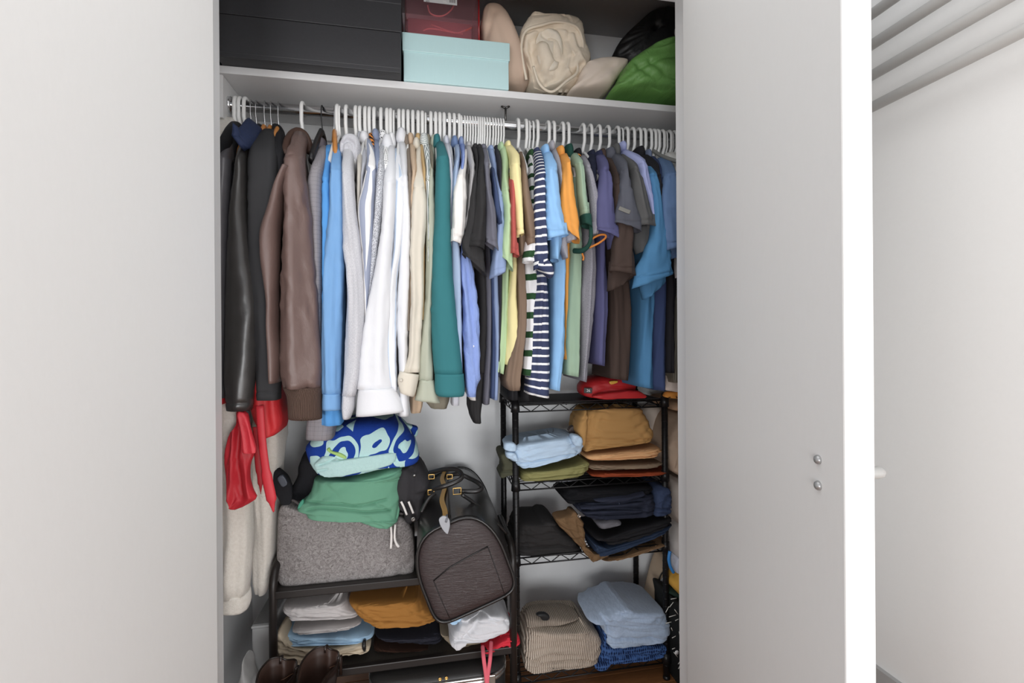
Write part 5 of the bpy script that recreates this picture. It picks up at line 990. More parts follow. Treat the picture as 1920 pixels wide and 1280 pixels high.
fold_('crumpled_shirt', 'crumpled white shirts heap under the duffel bag at the right of the shoe rack', [(858, 1152), (864, 1140), (886, 1134), (912, 1124), (930, 1122), (945, 1133), (953, 1154), (953, 1168), (933, 1178), (913, 1191), (904, 1187), (881, 1187), (868, 1206), (857, 1213), (844, 1203), (841, 1196), (846, 1174), (856, 1163)], 1.43, 0.2, M_wc, rows=70, seg=80, lump=0.005, lk=30, crease=[([(858, 1165), (875, 1170), (902, 1152)], 0.012, 3), ([(902, 1152), (890, 1175), (868, 1200)], 0.01, 3), ([(875, 1140), (905, 1148), (925, 1165)], 0.01, 3), ([(922, 1128), (930, 1142), (945, 1138)], 0.012, 3.5), ([(925, 1160), (950, 1165)], 0.006, 2.5)])
rs = fold_('drawstring_bag', 'bright red drawstring bag at the right end of the shoe rack, cords hanging down', [(882, 1206), (897, 1196), (913, 1190), (933, 1180), (954, 1160), (964, 1175), (972, 1192), (971, 1202), (958, 1203), (926, 1202), (913, 1207), (903, 1215), (893, 1212)], 1.445, 0.17, F((214, 24, 50), rough=0.75, cr=0.3), rot=-20, lump=0.004, lk=40, crease=[([(903, 1205), (920, 1194), (958, 1192)], 0.01, 2.5), ([(900, 1210), (908, 1202), (925, 1198)], 0.008, 2)])
M_rc = F((206, 20, 46), (226, 96, 112), 'dstripe', p=(0.006, 0.3))
for px in ([(905, 1212), (907, 1235), (912, 1275), (914, 1320)], [(921, 1204), (919, 1235), (914, 1275), (914, 1320)]): tube('cord', smooth_path([P(x, y, 1.425 - 0.045 * min(1, (y - 1204) / 30)) for x, y in px], 5), 0.0058, M_rc, rs, 10, flat=(1, 0.6))

# ---------------------------------------------------------------- case under the rack
cs = thing('hard_case', 'black hard case with aluminium edge and latch under the shoe rack', 'suitcase', (0.0, 1.58, -H))
cx0 = P(690, 1260, 1.43).x; cx1 = SXR - 0.022; cy0, cy1 = 1.405, 1.72
def rrect(ins, z, r=0.075):
    pts = []
    for (x, y, a0) in ((cx1 - r, cy1 - r, 0), (cx0 + r, cy1 - r, 90), (cx0 + r, cy0 + r, 180), (cx1 - r, cy0 + r, 270)):
        for k in range(8): a = math.radians(a0 + k * 90 / 7); pts.append((x + (r - ins) * math.cos(a), y + (r - ins) * math.sin(a), z))
    return pts
def shell(name, prof, mat, par):
    bm = bmesh.new(); rr = [[bm.verts.new(p) for p in rrect(i, z)] for i, z in prof]
    for A_, B_ in zip(rr[:-1], rr[1:]):
        for k in range(len(A_)): bm.faces.new((A_[k], A_[(k + 1) % len(A_)], B_[(k + 1) % len(A_)], B_[k]))
    bm.faces.new(rr[0][::-1]); bm.faces.new(rr[-1]); bmesh.ops.recalc_face_normals(bm, faces=bm.faces); return from_bm(name, bm, mat, par)
zt = P(899, 1238, 1.45).z; zb_ = zt - 0.026
M_case = plain((40, 38, 37), 0.42, var=0.15, bump=0.2, bs=200)
shell('case_base', [(0.006, -H + 0.006), (0.0, -H + 0.013), (0.0, zb_ - 0.012)], M_case, cs)
shell('aluminium_band', [(-0.001, zb_ - 0.012), (-0.003, zb_ - 0.010), (-0.003, zb_ - 0.004), (-0.0015, zb_ - 0.003), (-0.0015, zb_ - 0.001), (-0.003, zb_), (-0.003, zb_ + 0.006), (-0.001, zb_ + 0.008)], plain((205, 204, 202), 0.25, 0.9), cs)
shell('case_lid', [(0.0, zb_ + 0.008), (0.001, zb_ + 0.013), (0.006, zt - 0.008), (0.013, zt - 0.003), (0.03, zt)], M_case, cs)
xl = P(918, 1270, 1.4).x
box('latch', (xl - 0.017, xl + 0.017, cy0 - 0.009, cy0 - 0.002, zb_ - 0.03, zb_ + 0.014), plain((188, 184, 176), 0.3, 0.9), cs, 0.002)
for x, y in ((825, 1273), (837, 1271)): lathe('rivet', [(0.005, -0.001), (0.005, 0.001), (0.0028, 0.002), (0.0022, 0.0005)], Matrix.Translation(P(x, y, cy0 + 0.001)) @ Matrix.Rotation(math.pi / 2, 4, 'X'), M_gold, cs)
for x in (-0.2, 0.2):
    for y in (1.46, 1.66): pass
for x in (cx0 + 0.08, cx1 - 0.08): box('foot', (x - 0.02, x + 0.02, 1.46, 1.66, -H, -H + 0.0065), plain((20, 20, 20), 0.6), cs)

# ---------------------------------------------------------------- grey drawer unit, bag, boots
gx0 = P(472, 1175, 1.5).x; gx1 = P(530, 1150, 1.5).x - 0.02; gz = P(490, 1172, 1.5).z
gu = thing('storage_unit', 'grey plastic storage box with a ribbed lid behind the left shoe-rack frame', 'box', ((gx0 + gx1) / 2, 1.62, -H))
gx1 = SXL - 0.02
box('unit_body', (gx0, gx1, 1.5, 1.80, -H, gz - 0.008), plain((172, 172, 172), 0.5), gu, 0.004)
lidp = box('unit_lid', (gx0 - 0.002, gx1 + 0.002, 1.498, 1.802, gz - 0.008, gz), plain((176, 176, 176), 0.5), gu, 0.003)
bm = bmesh.new()
for k in range(13): x = gx0 + 0.004 + (gx1 - gx0 - 0.008) * k / 12; add_box(bm, x - 0.0018, x + 0.0018, 1.505, 1.795, gz - 0.001, gz + 0.0022)
tag(from_bm('lid_ribs', bm, plain((130, 130, 130), 0.5), lidp, smooth=False), kind='stuff')
n = NT('clear_film'); n.out(lin((226, 224, 222)), 0.25); n.b.inputs['Transmission Weight'].default_value = 0.45; n.b.inputs['IOR'].default_value = 1.1
soft('plastic_bag', 'bag', 'crumpled clear plastic bag on the floor in the bottom left corner', [(436, 1330), (442, 1285), (452, 1262), (458, 1228), (463, 1226), (468, 1250), (474, 1270), (476, 1300), (476, 1330)], 1.40, 0.09, n.m, lump=0.007, lk=50, rows=50, seg=50)
M_boot = plain((36, 23, 18), 0.36, var=0.25, bump=0.2, bs=50); M_lin = plain((54, 34, 25), 0.55, var=0.2, bump=0.15, bs=40)
def boot(label, rim, zr, shift):
    t = thing('boot', label, 'boot', (0, 0, 0), 'brown leather boots')
    R_ = smooth_path([Pz(x, y, zr + dz) for x, y, dz in rim] , 4)[:-1]
    c = sum(R_, Vector()) / len(R_); t.location = (c.x, c.y - 0.02, -H); n = len(R_)
    prof = []
    for k in range(16):
        s = k / 15; z = c.z + (-H + 0.005 - c.z) * s; sc_ = 0.98 - 0.30 * math.sin(math.pi * min(1, s / 1.15)) ** 1.2; fy = 0.0
        prof.append((s, z, sc_))
    def ring(s, z, sc_, ins):
        out = []
        for p in R_:
            d = (p - c); zz = p.z + (z - c.z) if s < 0.15 else z + (p.z - c.z) * max(0, 1 - s * 2.2)
            y = d.y * sc_; 
            if s > 0.62: y = y - (s - 0.62) / 0.38 * 0.05 * (1 + (-d.y / 0.06))
            L = max((Vector((d.x, d.y, 0))).length, 1e-4); f = (1 - ins / L)
            out.append(Vector((c.x + d.x * sc_ * f, c.y + y * f, max(zz, -H + 0.004))))
        return out
    def skin(name, rings, mat):
        bm = bmesh.new(); vs = [[bm.verts.new(p) for p in r] for r in rings]
        for A_, B_ in zip(vs[:-1], vs[1:]):
            for k in range(n): bm.faces.new((A_[k], A_[(k + 1) % n], B_[(k + 1) % n], B_[k]))
        bm.faces.new(vs[-1]); bmesh.ops.recalc_face_normals(bm, faces=bm.faces); return from_bm(name, bm, mat, t)
    skin('shaft', [ring(0, c.z, .975, 0.004)] + [ring(s, z, q, 0) for s, z, q in prof], M_boot)
    skin('lining', [ring(0, c.z, .975, 0.004)] + [ring(s, z, q, 0.005) for s, z, q in prof[:11]], M_lin)
    tube('top_binding', [p + Vector((0, 0, 0.0005)) for p in ring(0, c.z, .975, 0.001)], 0.0022, plain((30, 20, 15), 0.4), t, 6, True)
    # stitched arc inside the far wall, pull loops at both sides
    far = [p for p in ring(0.22, c.z - 0.035, .97, 0.007)]
    i0 = max(range(n), key=lambda i: far[i].y)
    tube('stitching', [far[(i0 + k) % n] + Vector((0, -0.001, -0.02 * (k / 9) ** 2)) for k in range(-9, 10)], 0.0009, plain((120, 84, 60), 0.6), t, 5)
    iy = max(range(n), key=lambda i: R_[i].y); ix_ = min(range(n), key=lambda i: R_[i].x)
    for i in ((iy * 2 + ix_) // 3 if abs(iy - ix_) < n / 2 else iy, max(range(n), key=lambda i: R_[i].x)):
        p = R_[i]; d = Vector((p.x - c.x, p.y - c.y, 0)).normalized()
        tube('pull_loop', [p + d * 0.003 + Vector((0, 0, -0.05)), p + d * 0.004 + Vector((0, 0, 0.001)), p - d * 0.003 + Vector((0, 0, 0.002)), p - d * 0.006 + Vector((0, 0, -0.012))], 0.004, M_boot, t, 8)
    return t
boot('brown leather boot, the right one of the pair in front of the shoe rack', [(556, 1272, 0), (561, 1248, 0.006), (574, 1228, 0.01), (592, 1214, 0.012), (608, 1211, 0.012), (622, 1216, 0.008), (636, 1222, -0.012), (634, 1243, -0.03), (614, 1266, -0.03), (592, 1296, -0.02), (572, 1306, -0.01), (558, 1296, 0), (556, 1272, 0)], -0.855, 0)
boot('brown leather boot, the left one of the pair in front of the shoe rack', [(478, 1285, 0), (483, 1262, 0.006), (494, 1246, 0.01), (508, 1234, 0.012), (524, 1231, 0.012), (538, 1236, 0.006), (556, 1236, -0.012), (556, 1258, -0.03), (538, 1282, -0.03), (514, 1308, -0.02), (494, 1316, -0.01), (480, 1305, 0), (478, 1285, 0)], -0.855, 0)

# ---------------------------------------------------------------- red robe pieces hanging low at the left
M_red = F((200, 20, 40), rough=0.55, var=0.06, cr=0.15)
rg = garment('satin_robe', 'robe', 'red satin robe', 'bright red satin garment with long dangling ties below the black jackets', F((196, 12, 24), rough=0.6, cr=0.2), None, dy=0.045, bd=[(470, 500, 520), (466, 512, 640), (470, 526, 745), (474, 530, 780), (482, 529, 800), (492, 520, 813), (498, 508, 818)], dyb=-0.11, deep=0.12)
sk = [(442, 768), (462, 768), (470, 800), (478, 850), (468, 870), (466, 900), (474, 920), (482, 934), (460, 946), (434, 959), (427, 940), (424, 900), (420, 870), (421, 850), (428, 812), (440, 800)]
puff('front_panel', sk, 1.305, 0.03, M_red, rg, rows=70, seg=60, fold=(0.006, 16, 1.5), lump=0.003, crease=[([(436, 800), (436, 860), (428, 950)], -0.01, 5), ([(443, 790), (441, 860), (450, 930)], 0.016, 5), ([(462, 790), (455, 850), (470, 930)], -0.006, 6)])
puff('sleeve_end', [(444, 770), (462, 775), (472, 812), (481, 849), (468, 851), (452, 850), (449, 820)], 1.285, 0.025, F((216, 30, 50), rough=0.5, cr=0.2), rg, rows=34, seg=34, fold=(0.004, 18, 1))
tube('tie', smooth_path([P(x, y, Y) for x, y, Y in ((487, 760, 1.33), (492, 830, 1.33), (500, 890, 1.33), (508, 930, 1.33), (513, 960, 1.33))], 6), [0.010] * 12 + [0.013] * 8 + [0.008, 0.006, 0.004, 0.003, 0.001], M_red, rg, 10, flat=(1, 0.35))
tube('tie', smooth_path([P(x, y, Y) for x, y, Y in ((480, 800, 1.34), (484, 860, 1.34), (488, 900, 1.34), (489, 926, 1.34))], 6), [0.009] * 10 + [0.007] * 4 + [0.004, 0.003, 0.002, 0.001, 0.0008], F((160, 10, 24), rough=0.6), rg, 10, flat=(1, 0.35))

# ---------------------------------------------------------------- on the wire rack
# cap on the top tier
cp = thing('baseball_cap', 'bright red baseball cap with a number patch on the top rack tier', 'cap', P(1150, 752, 1.6))
M_cap = F((196, 18, 26), rough=0.5, var=0.05)
puff('crown', [(1090, 735), (1088, 722), (1096, 712), (1112, 703), (1140, 702), (1170, 706), (1190, 720), (1188, 735), (1170, 744), (1130, 748), (1098, 744)], 1.54, 0.16, M_cap, cp, rows=40, seg=50, lump=0.003, crease=[([(1124, 705), (1136, 730)], 0.005, 2), ([(1120, 738), (1150, 726), (1190, 728)], 0.006, 2)])
vb = [(1108, 743), (1124, 737), (1150, 733), (1178, 730), (1194, 731), (1206, 737), (1213, 743), (1208, 747), (1190, 740), (1176, 741), (1160, 747), (1143, 749), (1125, 748)]
puff('visor', vb, 1.505, 0.05, M_cap, cp, rows=26, seg=60, lump=0.001, prof=4)
pc = P(1102.5, 732, 1.536)
Mp = Matrix.Translation(pc) @ Matrix.Rotation(math.radians(-16), 4, 'Z') @ Matrix.Rotation(math.radians(3), 4, 'Y')
pt = box('number_patch', (-0.0135, 0.0135, -0.0015, 0.002, -0.009, 0.009), plain((14, 14, 15), 0.5), cp, 0.0008, Mp)
text('number', '26', Mp @ Vector((0.001, -0.0018, 0)), 0.0125, plain((236, 236, 236), 0.5), cp, Mp.to_3x3().to_4x4() @ Matrix.Rotation(math.pi / 2, 4, 'X'))
puff('yellow_emblem', [(1142, 714), (1158, 713), (1159, 717), (1147, 721), (1143, 719)], 1.528, 0.012, plain((236, 176, 40), 0.5), cp, rows=10, seg=14, lump=0)
soft('folded_cloth', 'clothes', 'folded pale blue cloth edge behind the red cap, under the cerulean hem', [(1156, 712), (1180, 713), (1196, 716), (1196, 722), (1176, 721), (1158, 718)], 1.60, 0.08, F((150, 190, 214), (40, 60, 84), 'vstripe', p=(0.006, 0.35)), rows=12, seg=24, lump=0)
M_dn = F((170, 196, 222), (190, 212, 232), 'denim', rough=0.9, cr=0.12)
dn = fold_('folded_jeans', 'pale blue denim jeans folded on the second tier of the wire rack', [(945, 830), (965, 822), (1052, 808), (1068, 811), (1091, 821), (1088, 835), (1089, 847), (1036, 863), (992, 875), (978, 877), (964, 865), (946, 853), (951, 842)], 1.495, 0.2, M_dn, rot=-9, prof=5, lump=0.003, crease=[([(973, 836), (988, 850), (993, 874)], 0.005, 1.4), ([(1085, 818), (1074, 840), (1086, 850)], 0.006, 3), ([(960, 835), (1000, 826), (1050, 815)], 0.003, 6)])
for pl in ([(945, 829), (955, 826), (966, 830), (967, 845), (955, 846), (947, 842)], [(946, 846), (955, 843), (968, 848), (972, 866), (962, 862), (949, 857)], [(1070, 812), (1082, 814), (1092, 822), (1089, 838), (1078, 836), (1070, 824)]): puff('crumpled_hem', pl, 1.487, 0.05, M_dn, dn, rows=20, seg=26, lump=0.004, lk=60, wr=0.003)
oj = fold_('folded_trousers', 'olive green trousers folded under the pale denim on the wire rack', [(972, 877), (992, 876), (1073, 861), (1089, 853), (1100, 872), (1084, 892), (1066, 890), (1019, 893), (1001, 900), (974, 900)], 1.51, 0.2, F((140, 136, 82), rough=0.85, cr=0.12), rot=-6, prof=5, crease=[([(985, 880), (1000, 895)], 0.006, 3), ([(995, 878), (1012, 890)], 0.005, 3), ([(1073, 864), (1075, 888)], 0.005, 2), ([(1080, 880), (1096, 868)], 0.006, 3)])
fold_('folded_trousers', 'dark olive trousers poking out past the left post of the wire rack', [(935, 844), (944, 839), (950, 854), (966, 865), (968, 886), (951, 888), (941, 896), (935, 890), (941, 870), (934, 851)], 1.53, 0.12, F((76, 76, 58), rough=0.85, cr=0.1), rows=34, seg=36)
fold_('folded_shirt', 'pale grey-blue folded cloth flat on the second tier under the olive trousers', [(990, 898), (1016, 892), (1074, 884), (1074, 896), (1015, 901)], 1.53, 0.18, F((178, 182, 194)), rows=14)
fold_('belt', 'dark leather belt end curling up behind the pale denim', [(1064, 806), (1068, 799), (1076, 796), (1082, 800), (1080, 812), (1070, 812)], 1.56, 0.03, plain((70, 58, 54), 0.5), cat='belt', rows=16, seg=20)
M_mus = F((182, 136, 74), rough=0.88, cr=0.06)
mp = fold_('folded_trousers', 'mustard tan trousers folded thick on top of the right-hand pile on the wire rack', [(1078, 806), (1080, 780), (1093, 762), (1125, 757), (1187, 757), (1203, 778), (1221, 814), (1216, 826), (1160, 834), (1107, 841), (1092, 846), (1093, 830), (1084, 815)], 1.515, 0.2, M_mus, prof=5, crease=[([(1092, 765), (1086, 790), (1094, 842)], 0.006, 2.5), ([(1117, 768), (1104, 815), (1096, 842)], 0.005, 5), ([(1150, 812), (1200, 806)], 0.002, 8)])
puff('side_flap', [(1078, 806), (1082, 782), (1090, 766), (1097, 764), (1099, 800), (1095, 838), (1089, 832), (1084, 815)], 1.508, 0.1, M_mus, mp, rows=40, seg=30, wr=0.004)
fold_('folded_trousers', 'peach tan trousers second from the top in the right-hand pile on the wire rack', [(1091, 849), (1100, 844), (1142, 839), (1206, 831), (1224, 831), (1231, 842), (1227, 854), (1196, 857), (1142, 860), (1098, 860)], 1.505, 0.2, F((226, 172, 116), rough=0.88, cr=0.08), prof=4, rot=-4, crease=[([(1140, 842), (1170, 848), (1205, 836)], 0.006, 2.5)])
fold_('folded_trousers', 'greyish taupe trousers third in the right-hand pile on the wire rack', [(1098, 864), (1142, 862), (1220, 856), (1229, 860), (1227, 870), (1178, 873), (1142, 875), (1135, 879), (1125, 875), (1100, 876)], 1.508, 0.2, F((150, 128, 104), rough=0.88, cr=0.08), crease=[([(1120, 863), (1132, 876)], 0.005, 2)])
fold_('folded_trousers', 'rust orange trousers lowest in the right-hand pile on the wire rack', [(1103, 884), (1116, 877), (1142, 875), (1238, 871), (1242, 881), (1231, 888), (1107, 891)], 1.512, 0.2, F((164, 70, 30), rough=0.75, cr=0.1), prof=5, crease=[([(1135, 876), (1137, 890)], 0.004, 1.5)])
# third tier
fold_('folded_trousers', 'charcoal black trousers folded at the left on the third tier of the wire rack', [(958, 1008), (966, 968), (976, 969), (988, 971), (1002, 977), (1007, 963), (1020, 959), (1033, 962), (1043, 980), (1067, 1000), (1088, 1027), (1088, 1032), (1033, 1036), (992, 1038), (968, 1037), (958, 1030)], 1.535, 0.19, F((44, 42, 42), rough=0.88, cr=0.15), crease=[([(984, 995), (989, 1034)], 0.007, 1.8), ([(1000, 985), (1040, 1002), (1060, 1000)], 0.005, 4)])
bt = fold_('folded_trousers', 'brown trousers with a metal button slanting off the third tier of the wire rack', [(1037, 966), (1063, 963), (1072, 951), (1084, 963), (1093, 987), (1097, 1020), (1117, 1040), (1149, 1037), (1111, 1056), (1092, 1032), (1063, 998), (1043, 980)], 1.50, 0.07, F((116, 88, 58), rough=0.88, cr=0.1), rows=60, crease=[([(1063, 966), (1075, 1000), (1095, 1022)], 0.008, 2.5), ([(1082, 975), (1090, 1010)], 0.006, 2)])
lathe('button', [(0.006, -0.001), (0.006, 0.0015), (0.004, 0.002), (0.003, 0.001)], Matrix.Translation(P(1086, 967, 1.485)) @ Matrix.Rotation(math.pi / 2, 4, 'X'), plain((150, 140, 130), 0.3, 0.8), bt)
fold_('folded_trousers', 'tan trousers lowest in the dark pile on the third tier', [(1118, 1039), (1167, 1023), (1237, 998), (1240, 1017), (1183, 1031), (1147, 1042), (1125, 1042)], 1.51, 0.2, F((146, 112, 78), rough=0.88, cr=0.06), rot=-16, prof=4)
fold_('folded_jeans', 'dark blue jeans folded near the bottom of the dark pile on the third tier', [(1092, 995), (1105, 1002), (1133, 1018), (1183, 1007), (1253, 975), (1253, 987), (1200, 1012), (1133, 1038), (1116, 1039), (1104, 1014)], 1.495, 0.2, F((38, 52, 76), (52, 68, 94), 'denim', rough=0.88), rot=-18, prof=4)
fold_('folded_jeans', 'black jeans folded above the dark blue jeans on the third tier', [(1097, 985), (1127, 990), (1158, 977), (1217, 964), (1251, 960), (1251, 979), (1200, 1002), (1138, 1018), (1129, 1008), (1105, 1002)], 1.49, 0.2, F((34, 33, 36), rough=0.88, cr=0.08), rot=-16, prof=4)
fold_('folded_shirt', 'mid grey folded cloth wedge in the dark pile on the third tier', [(1109, 972), (1133, 964), (1152, 968), (1160, 977), (1127, 990)], 1.475, 0.12, F((104, 102, 108), rough=0.88), rot=-10, rows=24)
nc = fold_('folded_trousers', 'navy trousers folded with waistbands showing in the middle of the dark pile', [(1070, 944), (1083, 930), (1117, 926), (1207, 911), (1221, 943), (1219, 964), (1157, 970), (1110, 972), (1092, 964), (1080, 952)], 1.482, 0.2, F((42, 46, 62), rough=0.88, cr=0.05), rows=60, prof=5, rot=-4, crease=[([(1086, 948), (1090, 956), (1120, 952), (1160, 950), (1206, 952)], 0.012, 1.8), ([(1088, 948), (1150, 949), (1205, 938)], 0.009, 1.8), ([(1113, 937), (1150, 940), (1205, 925)], 0.010, 1.8), ([(1108, 962), (1130, 957), (1200, 962)], 0.008, 1.8)])
M_nv = F((42, 46, 62), rough=0.88)
for pl in ([(1087, 948), (1120, 942), (1150, 944), (1207, 936), (1209, 945), (1150, 951), (1118, 949), (1089, 955)], [(1090, 957), (1110, 953), (1150, 952), (1204, 953), (1202, 963), (1150, 958), (1112, 960), (1094, 962)], [(1112, 934), (1150, 936), (1206, 919), (1208, 930), (1150, 943), (1116, 940)]): puff('waistband', pl, 1.47, 0.06, M_nv, nc, rows=16, seg=50, lump=0.001, wr=0.002, rot=-5)
tube('belt_loop', [P(1160, 940, 1.48), P(1162, 947, 1.478)], 0.0025, F((60, 66, 86)), nc, 6)
fold_('folded_jeans', 'jet black trousers on top of the dark pile, right under the second tier', [(1055, 907), (1100, 905), (1208, 901), (1218, 910), (1207, 922), (1148, 933), (1113, 930), (1083, 934), (1065, 943), (1050, 926), (1058, 917)], 1.495, 0.2, F((20, 20, 24), rough=0.9, cr=0.1), prof=5, crease=[([(1060, 930), (1090, 918), (1140, 922)], 0.006, 3)])
fold_('folded_jeans', 'blue denim jeans standing at the right edge of the dark pile', [(1211, 910), (1222, 899), (1240, 904), (1251, 945), (1248, 960), (1220, 966), (1216, 938)], 1.50, 0.19, F((46, 58, 86), (60, 74, 104), 'denim', rough=0.88), crease=[([(1218, 905), (1222, 940)], 0.004, 4)])
# bottom tier
ks = fold_('folded_sweater', 'chunky beige ribbed sweater folded on the bottom tier of the wire rack', [(978, 1180), (984, 1160), (1000, 1156), (1040, 1160), (1070, 1154), (1086, 1150), (1096, 1158), (1113, 1170), (1121, 1186), (1119, 1231), (1103, 1240), (1042, 1247), (983, 1254), (980, 1215)], 1.50, 0.21, F((222, 206, 188), (172, 152, 134), 'knit', p=(50, 0), rough=0.95), prof=5, rows=60, seg=70, lump=0.004)
puff('neckline', [(984, 1172), (988, 1150), (996, 1143), (1012, 1143), (1030, 1148), (1044, 1143), (1066, 1145), (1088, 1150), (1060, 1162), (1020, 1166), (1000, 1176)], 1.54, 0.12, F((186, 170, 154), (146, 130, 116), 'knit', p=(50, 0), rough=0.95), ks, rows=30, seg=50)
puff('neck_label', [(1004, 1152), (1012, 1147), (1022, 1147), (1031, 1154), (1029, 1163), (1016, 1163), (1014, 1156)], 1.525, 0.02, plain((22, 22, 24), 0.6), ks, rows=14, seg=20)
gs2 = fold_('folded_sweater', 'fuzzy grey-blue sweater on top of the blue mesh knit on the bottom tier', [(1088, 1150), (1123, 1128), (1143, 1119), (1154, 1111), (1174, 1120), (1198, 1130), (1220, 1120), (1232, 1126), (1246, 1162), (1246, 1189), (1204, 1200), (1163, 1208), (1143, 1208), (1131, 1195), (1123, 1165), (1118, 1152)], 1.495, 0.22, F((180, 198, 222), (158, 176, 202), 'fleece', rough=0.97, sheen=0.3), rows=60, seg=70, lump=0.004, crease=[([(1128, 1155), (1140, 1170), (1142, 1185)], 0.014, 4), ([(1128, 1150), (1170, 1138), (1200, 1140)], 0.006, 4), ([(1200, 1130), (1195, 1160)], 0.005, 8)])
kb = fold_('folded_sweater', 'royal blue open-knit sweater folded under the fuzzy grey-blue one', [(1112, 1156), (1122, 1152), (1131, 1195), (1143, 1209), (1204, 1200), (1246, 1188), (1246, 1223), (1184, 1234), (1136, 1238), (1117, 1238), (1117, 1190)], 1.515, 0.2, F((62, 98, 156), (16, 34, 72), 'mesh', p=(125,), rough=0.95), prof=5, rows=60, seg=70)
puff('hanging_edge', [(1110, 1240), (1128, 1237), (1146, 1238), (1139, 1252), (1127, 1258), (1117, 1254)], 1.505, 0.04, F((62, 98, 156), (16, 34, 72), 'mesh', p=(125,), rough=0.95), kb, rows=18, seg=26)

# ---------------------------------------------------------------- right end behind the jamb
M_dv = F((198, 172, 148), rough=0.85, cr=0.15); M_dv2 = F((216, 202, 190), rough=0.85, cr=0.15)
soft('duvet', 'duvet', 'tan puffy duvet roll stuffed in at the top right beside the wire rack', [(1243, 748), (1262, 742), (1300, 740), (1310, 770), (1262, 770), (1247, 758)], 1.50, 0.28, F((196, 158, 124), rough=0.8, cr=0.2), rows=26, lump=0.004, crease=[([(1255, 745), (1258, 768)], 0.01, 3)])
soft('duvet', 'duvet', 'beige puffy duvet bulging beside the right rack post', [(1246, 826), (1248, 785), (1257, 768), (1290, 770), (1330, 780), (1330, 890), (1290, 895), (1262, 887), (1250, 860)], 1.47, 0.32, M_dv, lump=0.008, lk=20, rows=60, crease=[([(1250, 800), (1270, 785), (1290, 782)], 0.012, 4), ([(1252, 830), (1268, 815), (1290, 805)], 0.010, 4), ([(1256, 850), (1264, 835), (1280, 850), (1270, 880)], 0.012, 4)])
soft('duvet', 'duvet', 'off-white puffy duvet below the beige one beside the right rack post', [(1250, 915), (1254, 888), (1275, 890), (1330, 895), (1330, 1000), (1290, 998), (1262, 972), (1251, 945)], 1.475, 0.3, M_dv2, lump=0.007, lk=18, rows=50, crease=[([(1253, 912), (1268, 900), (1290, 905)], 0.01, 4)])
soft('pillow', 'pillow', 'white cushion below the off-white duvet at the right jamb', [(1250, 975), (1256, 964), (1290, 1000), (1330, 1005), (1330, 1085), (1290, 1066), (1258, 1036), (1249, 1015)], 1.48, 0.28, F((224, 216, 210), rough=0.85), lump=0.004)
soft('pillow', 'pillow', 'cream cushion behind the mustard trousers pile on the wire rack', [(1180, 790), (1190, 762), (1246, 758), (1252, 870), (1240, 878), (1215, 850)], 1.68, 0.12, F((222, 208, 194), rough=0.85), lump=0.003)
soft('scarf', 'scarf', 'orange patterned cloth scrap on top of the tan duvet roll', [(1244, 744), (1248, 734), (1262, 735), (1290, 733), (1290, 748), (1260, 747)], 1.47, 0.05, F((226, 150, 50), (60, 40, 30), 'dots', p=(110, 0.3, 0.9)), rows=18, seg=26)
tt = thing('tote_bag', 'black tote bag with a scatter of short white dashes at the lower right jamb', 'bag', P(1265, 1275, 1.5))
M_tote = F((32, 34, 34), rough=0.7, var=0.1)
tp = [(1246, 1104), (1262, 1112), (1300, 1128), (1330, 1135), (1330, 1330), (1284, 1330), (1270, 1270), (1256, 1200), (1249, 1150)]
puff('tote_body', tp, 1.44, 0.24, M_tote, tt, rows=60, seg=60, ex=0.6, prof=8, lump=0.001, fold=(0.001, 8, 1))
M_dash = plain((222, 220, 212), 0.6); rng = random.Random(8); placed = []
while len(placed) < 30:
    y = rng.uniform(1120, 1276); x = rng.uniform(1248 + max(0, y - 1140) * 0.19, 1292)
    if all((x - a) ** 2 + (y - b) ** 2 > 110 for a, b in placed) and y > 1112 + (x - 1250) * 0.45: placed.append((x, y))
for x, y in placed:
    a = rng.choice((60, -55, 20, 50, -20, 75)); a = math.radians(a + rng.uniform(-10, 10)); l = rng.uniform(3, 7)
    Yd = 1.442 + max(0, (1258 - x)) * 0.0010
    tube('printed_dash', [P(x - l * math.cos(a), y - l * math.sin(a), Yd - .003), P(x + l * math.cos(a), y + l * math.sin(a), Yd - .003)], 0.0012, M_dash, tt, 5)
lathe('round_logo', [(0.007, -0.0005), (0.007, 0.0008)], Matrix.Translation(P(1269, 1223, 1.438)) @ Matrix.Rotation(math.pi / 2, 4, 'X'), plain((236, 236, 236), 0.5), tt)
puff('inner_side', [(1246, 1106), (1256, 1095), (1290, 1100), (1310, 1130), (1262, 1116)], 1.50, 0.1, F((30, 52, 42), rough=0.7), tt, rows=20, seg=24)
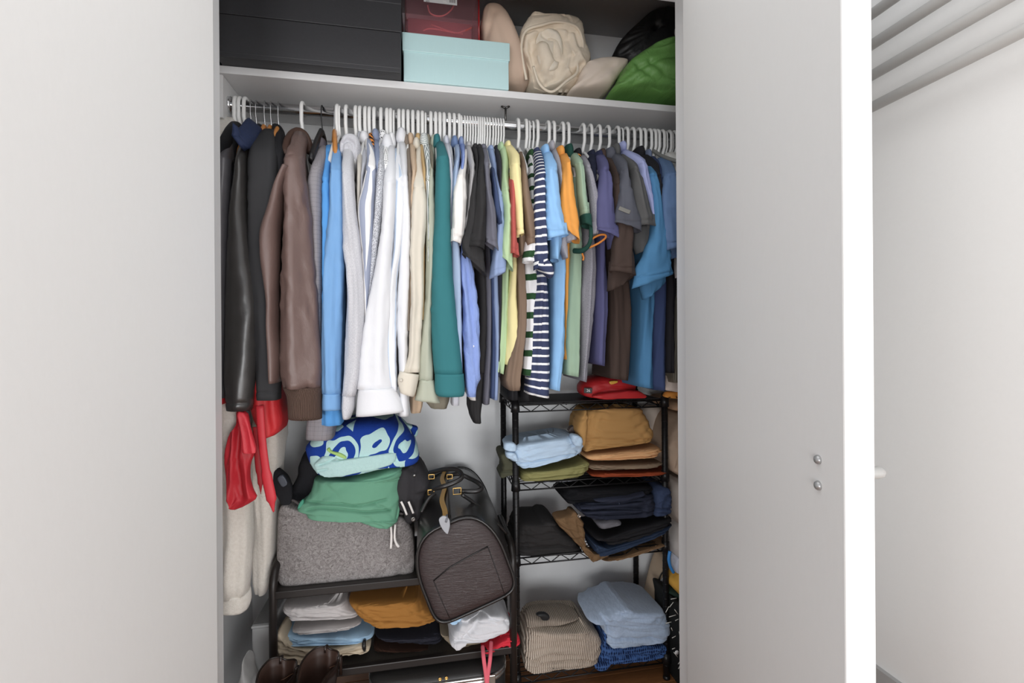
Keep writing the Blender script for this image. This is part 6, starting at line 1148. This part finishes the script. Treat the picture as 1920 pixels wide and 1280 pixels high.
soft('bundled_cloth', 'clothes', 'golden yellow cloth sticking up out of the black tote bag', [(1255, 1084), (1270, 1066), (1290, 1055), (1330, 1060), (1330, 1140), (1290, 1128), (1272, 1112), (1258, 1098)], 1.47, 0.14, F((226, 170, 52), rough=0.85, cr=0.1), lump=0.003, crease=[([(1258, 1090), (1275, 1082), (1290, 1084)], 0.006, 2.5)])
pk = soft('carton', 'package', 'white package with a bright blue rim above the yellow cloth', [(1257, 1034), (1270, 1040), (1300, 1062), (1300, 1075), (1268, 1075), (1258, 1060)], 1.50, 0.1, plain((222, 226, 240), 0.5), rows=24, seg=30, lump=0, prof=8, ex=0.5)
tube('blue_rim', smooth_path([P(x, y, 1.495) for x, y in ((1256, 1033), (1254, 1048), (1257, 1062), (1263, 1073))], 5), 0.0055, plain((40, 140, 220), 0.4), pk, 8)
pg = soft('paper_bag', 'bag', 'pale tan paper bag with a black cord handle behind the right rack post', [(1217, 1130), (1226, 1080), (1236, 1042), (1246, 1036), (1258, 1045), (1258, 1190), (1246, 1185), (1232, 1160)], 1.66, 0.1, plain((214, 188, 158), 0.7), rows=30, seg=36, ex=0.4, prof=10, lump=0.001, fold=(0, 1, 1))
tube('cord_handle', smooth_path([P(x, y, 1.655) for x, y in ((1243, 1072), (1238, 1080), (1231, 1100), (1231, 1108), (1238, 1118), (1247, 1124))], 5), 0.0026, plain((20, 20, 20), 0.5), pg, 8)
puff('paper_label', [(1236, 1090), (1246, 1078), (1256, 1085), (1256, 1110), (1244, 1098)], 1.648, 0.006, plain((232, 236, 244), 0.6), pg, rows=10, seg=12, lump=0)
# ---------------------------------------------------------------- put every origin at the thing's base
bpy.context.view_layer.update()
for o in list(C.objects):
    if o.type == 'MESH' and o.parent is None and not o.children and o.data.users == 1 and o.get('kind') != 'structure' and o.location.length < 1e-9:
        co = np.empty(len(o.data.vertices) * 3, np.float32); o.data.vertices.foreach_get('co', co); co = co.reshape(-1, 3)
        b = Vector(((co[:, 0].min() + co[:, 0].max()) / 2, (co[:, 1].min() + co[:, 1].max()) / 2, co[:, 2].min()))
        o.data.transform(Matrix.Translation(-b)); o.location = b
    elif o.type == 'MESH' and o.parent is None and o.children and o.get('kind') != 'structure' and o.location.length < 1e-9: pass
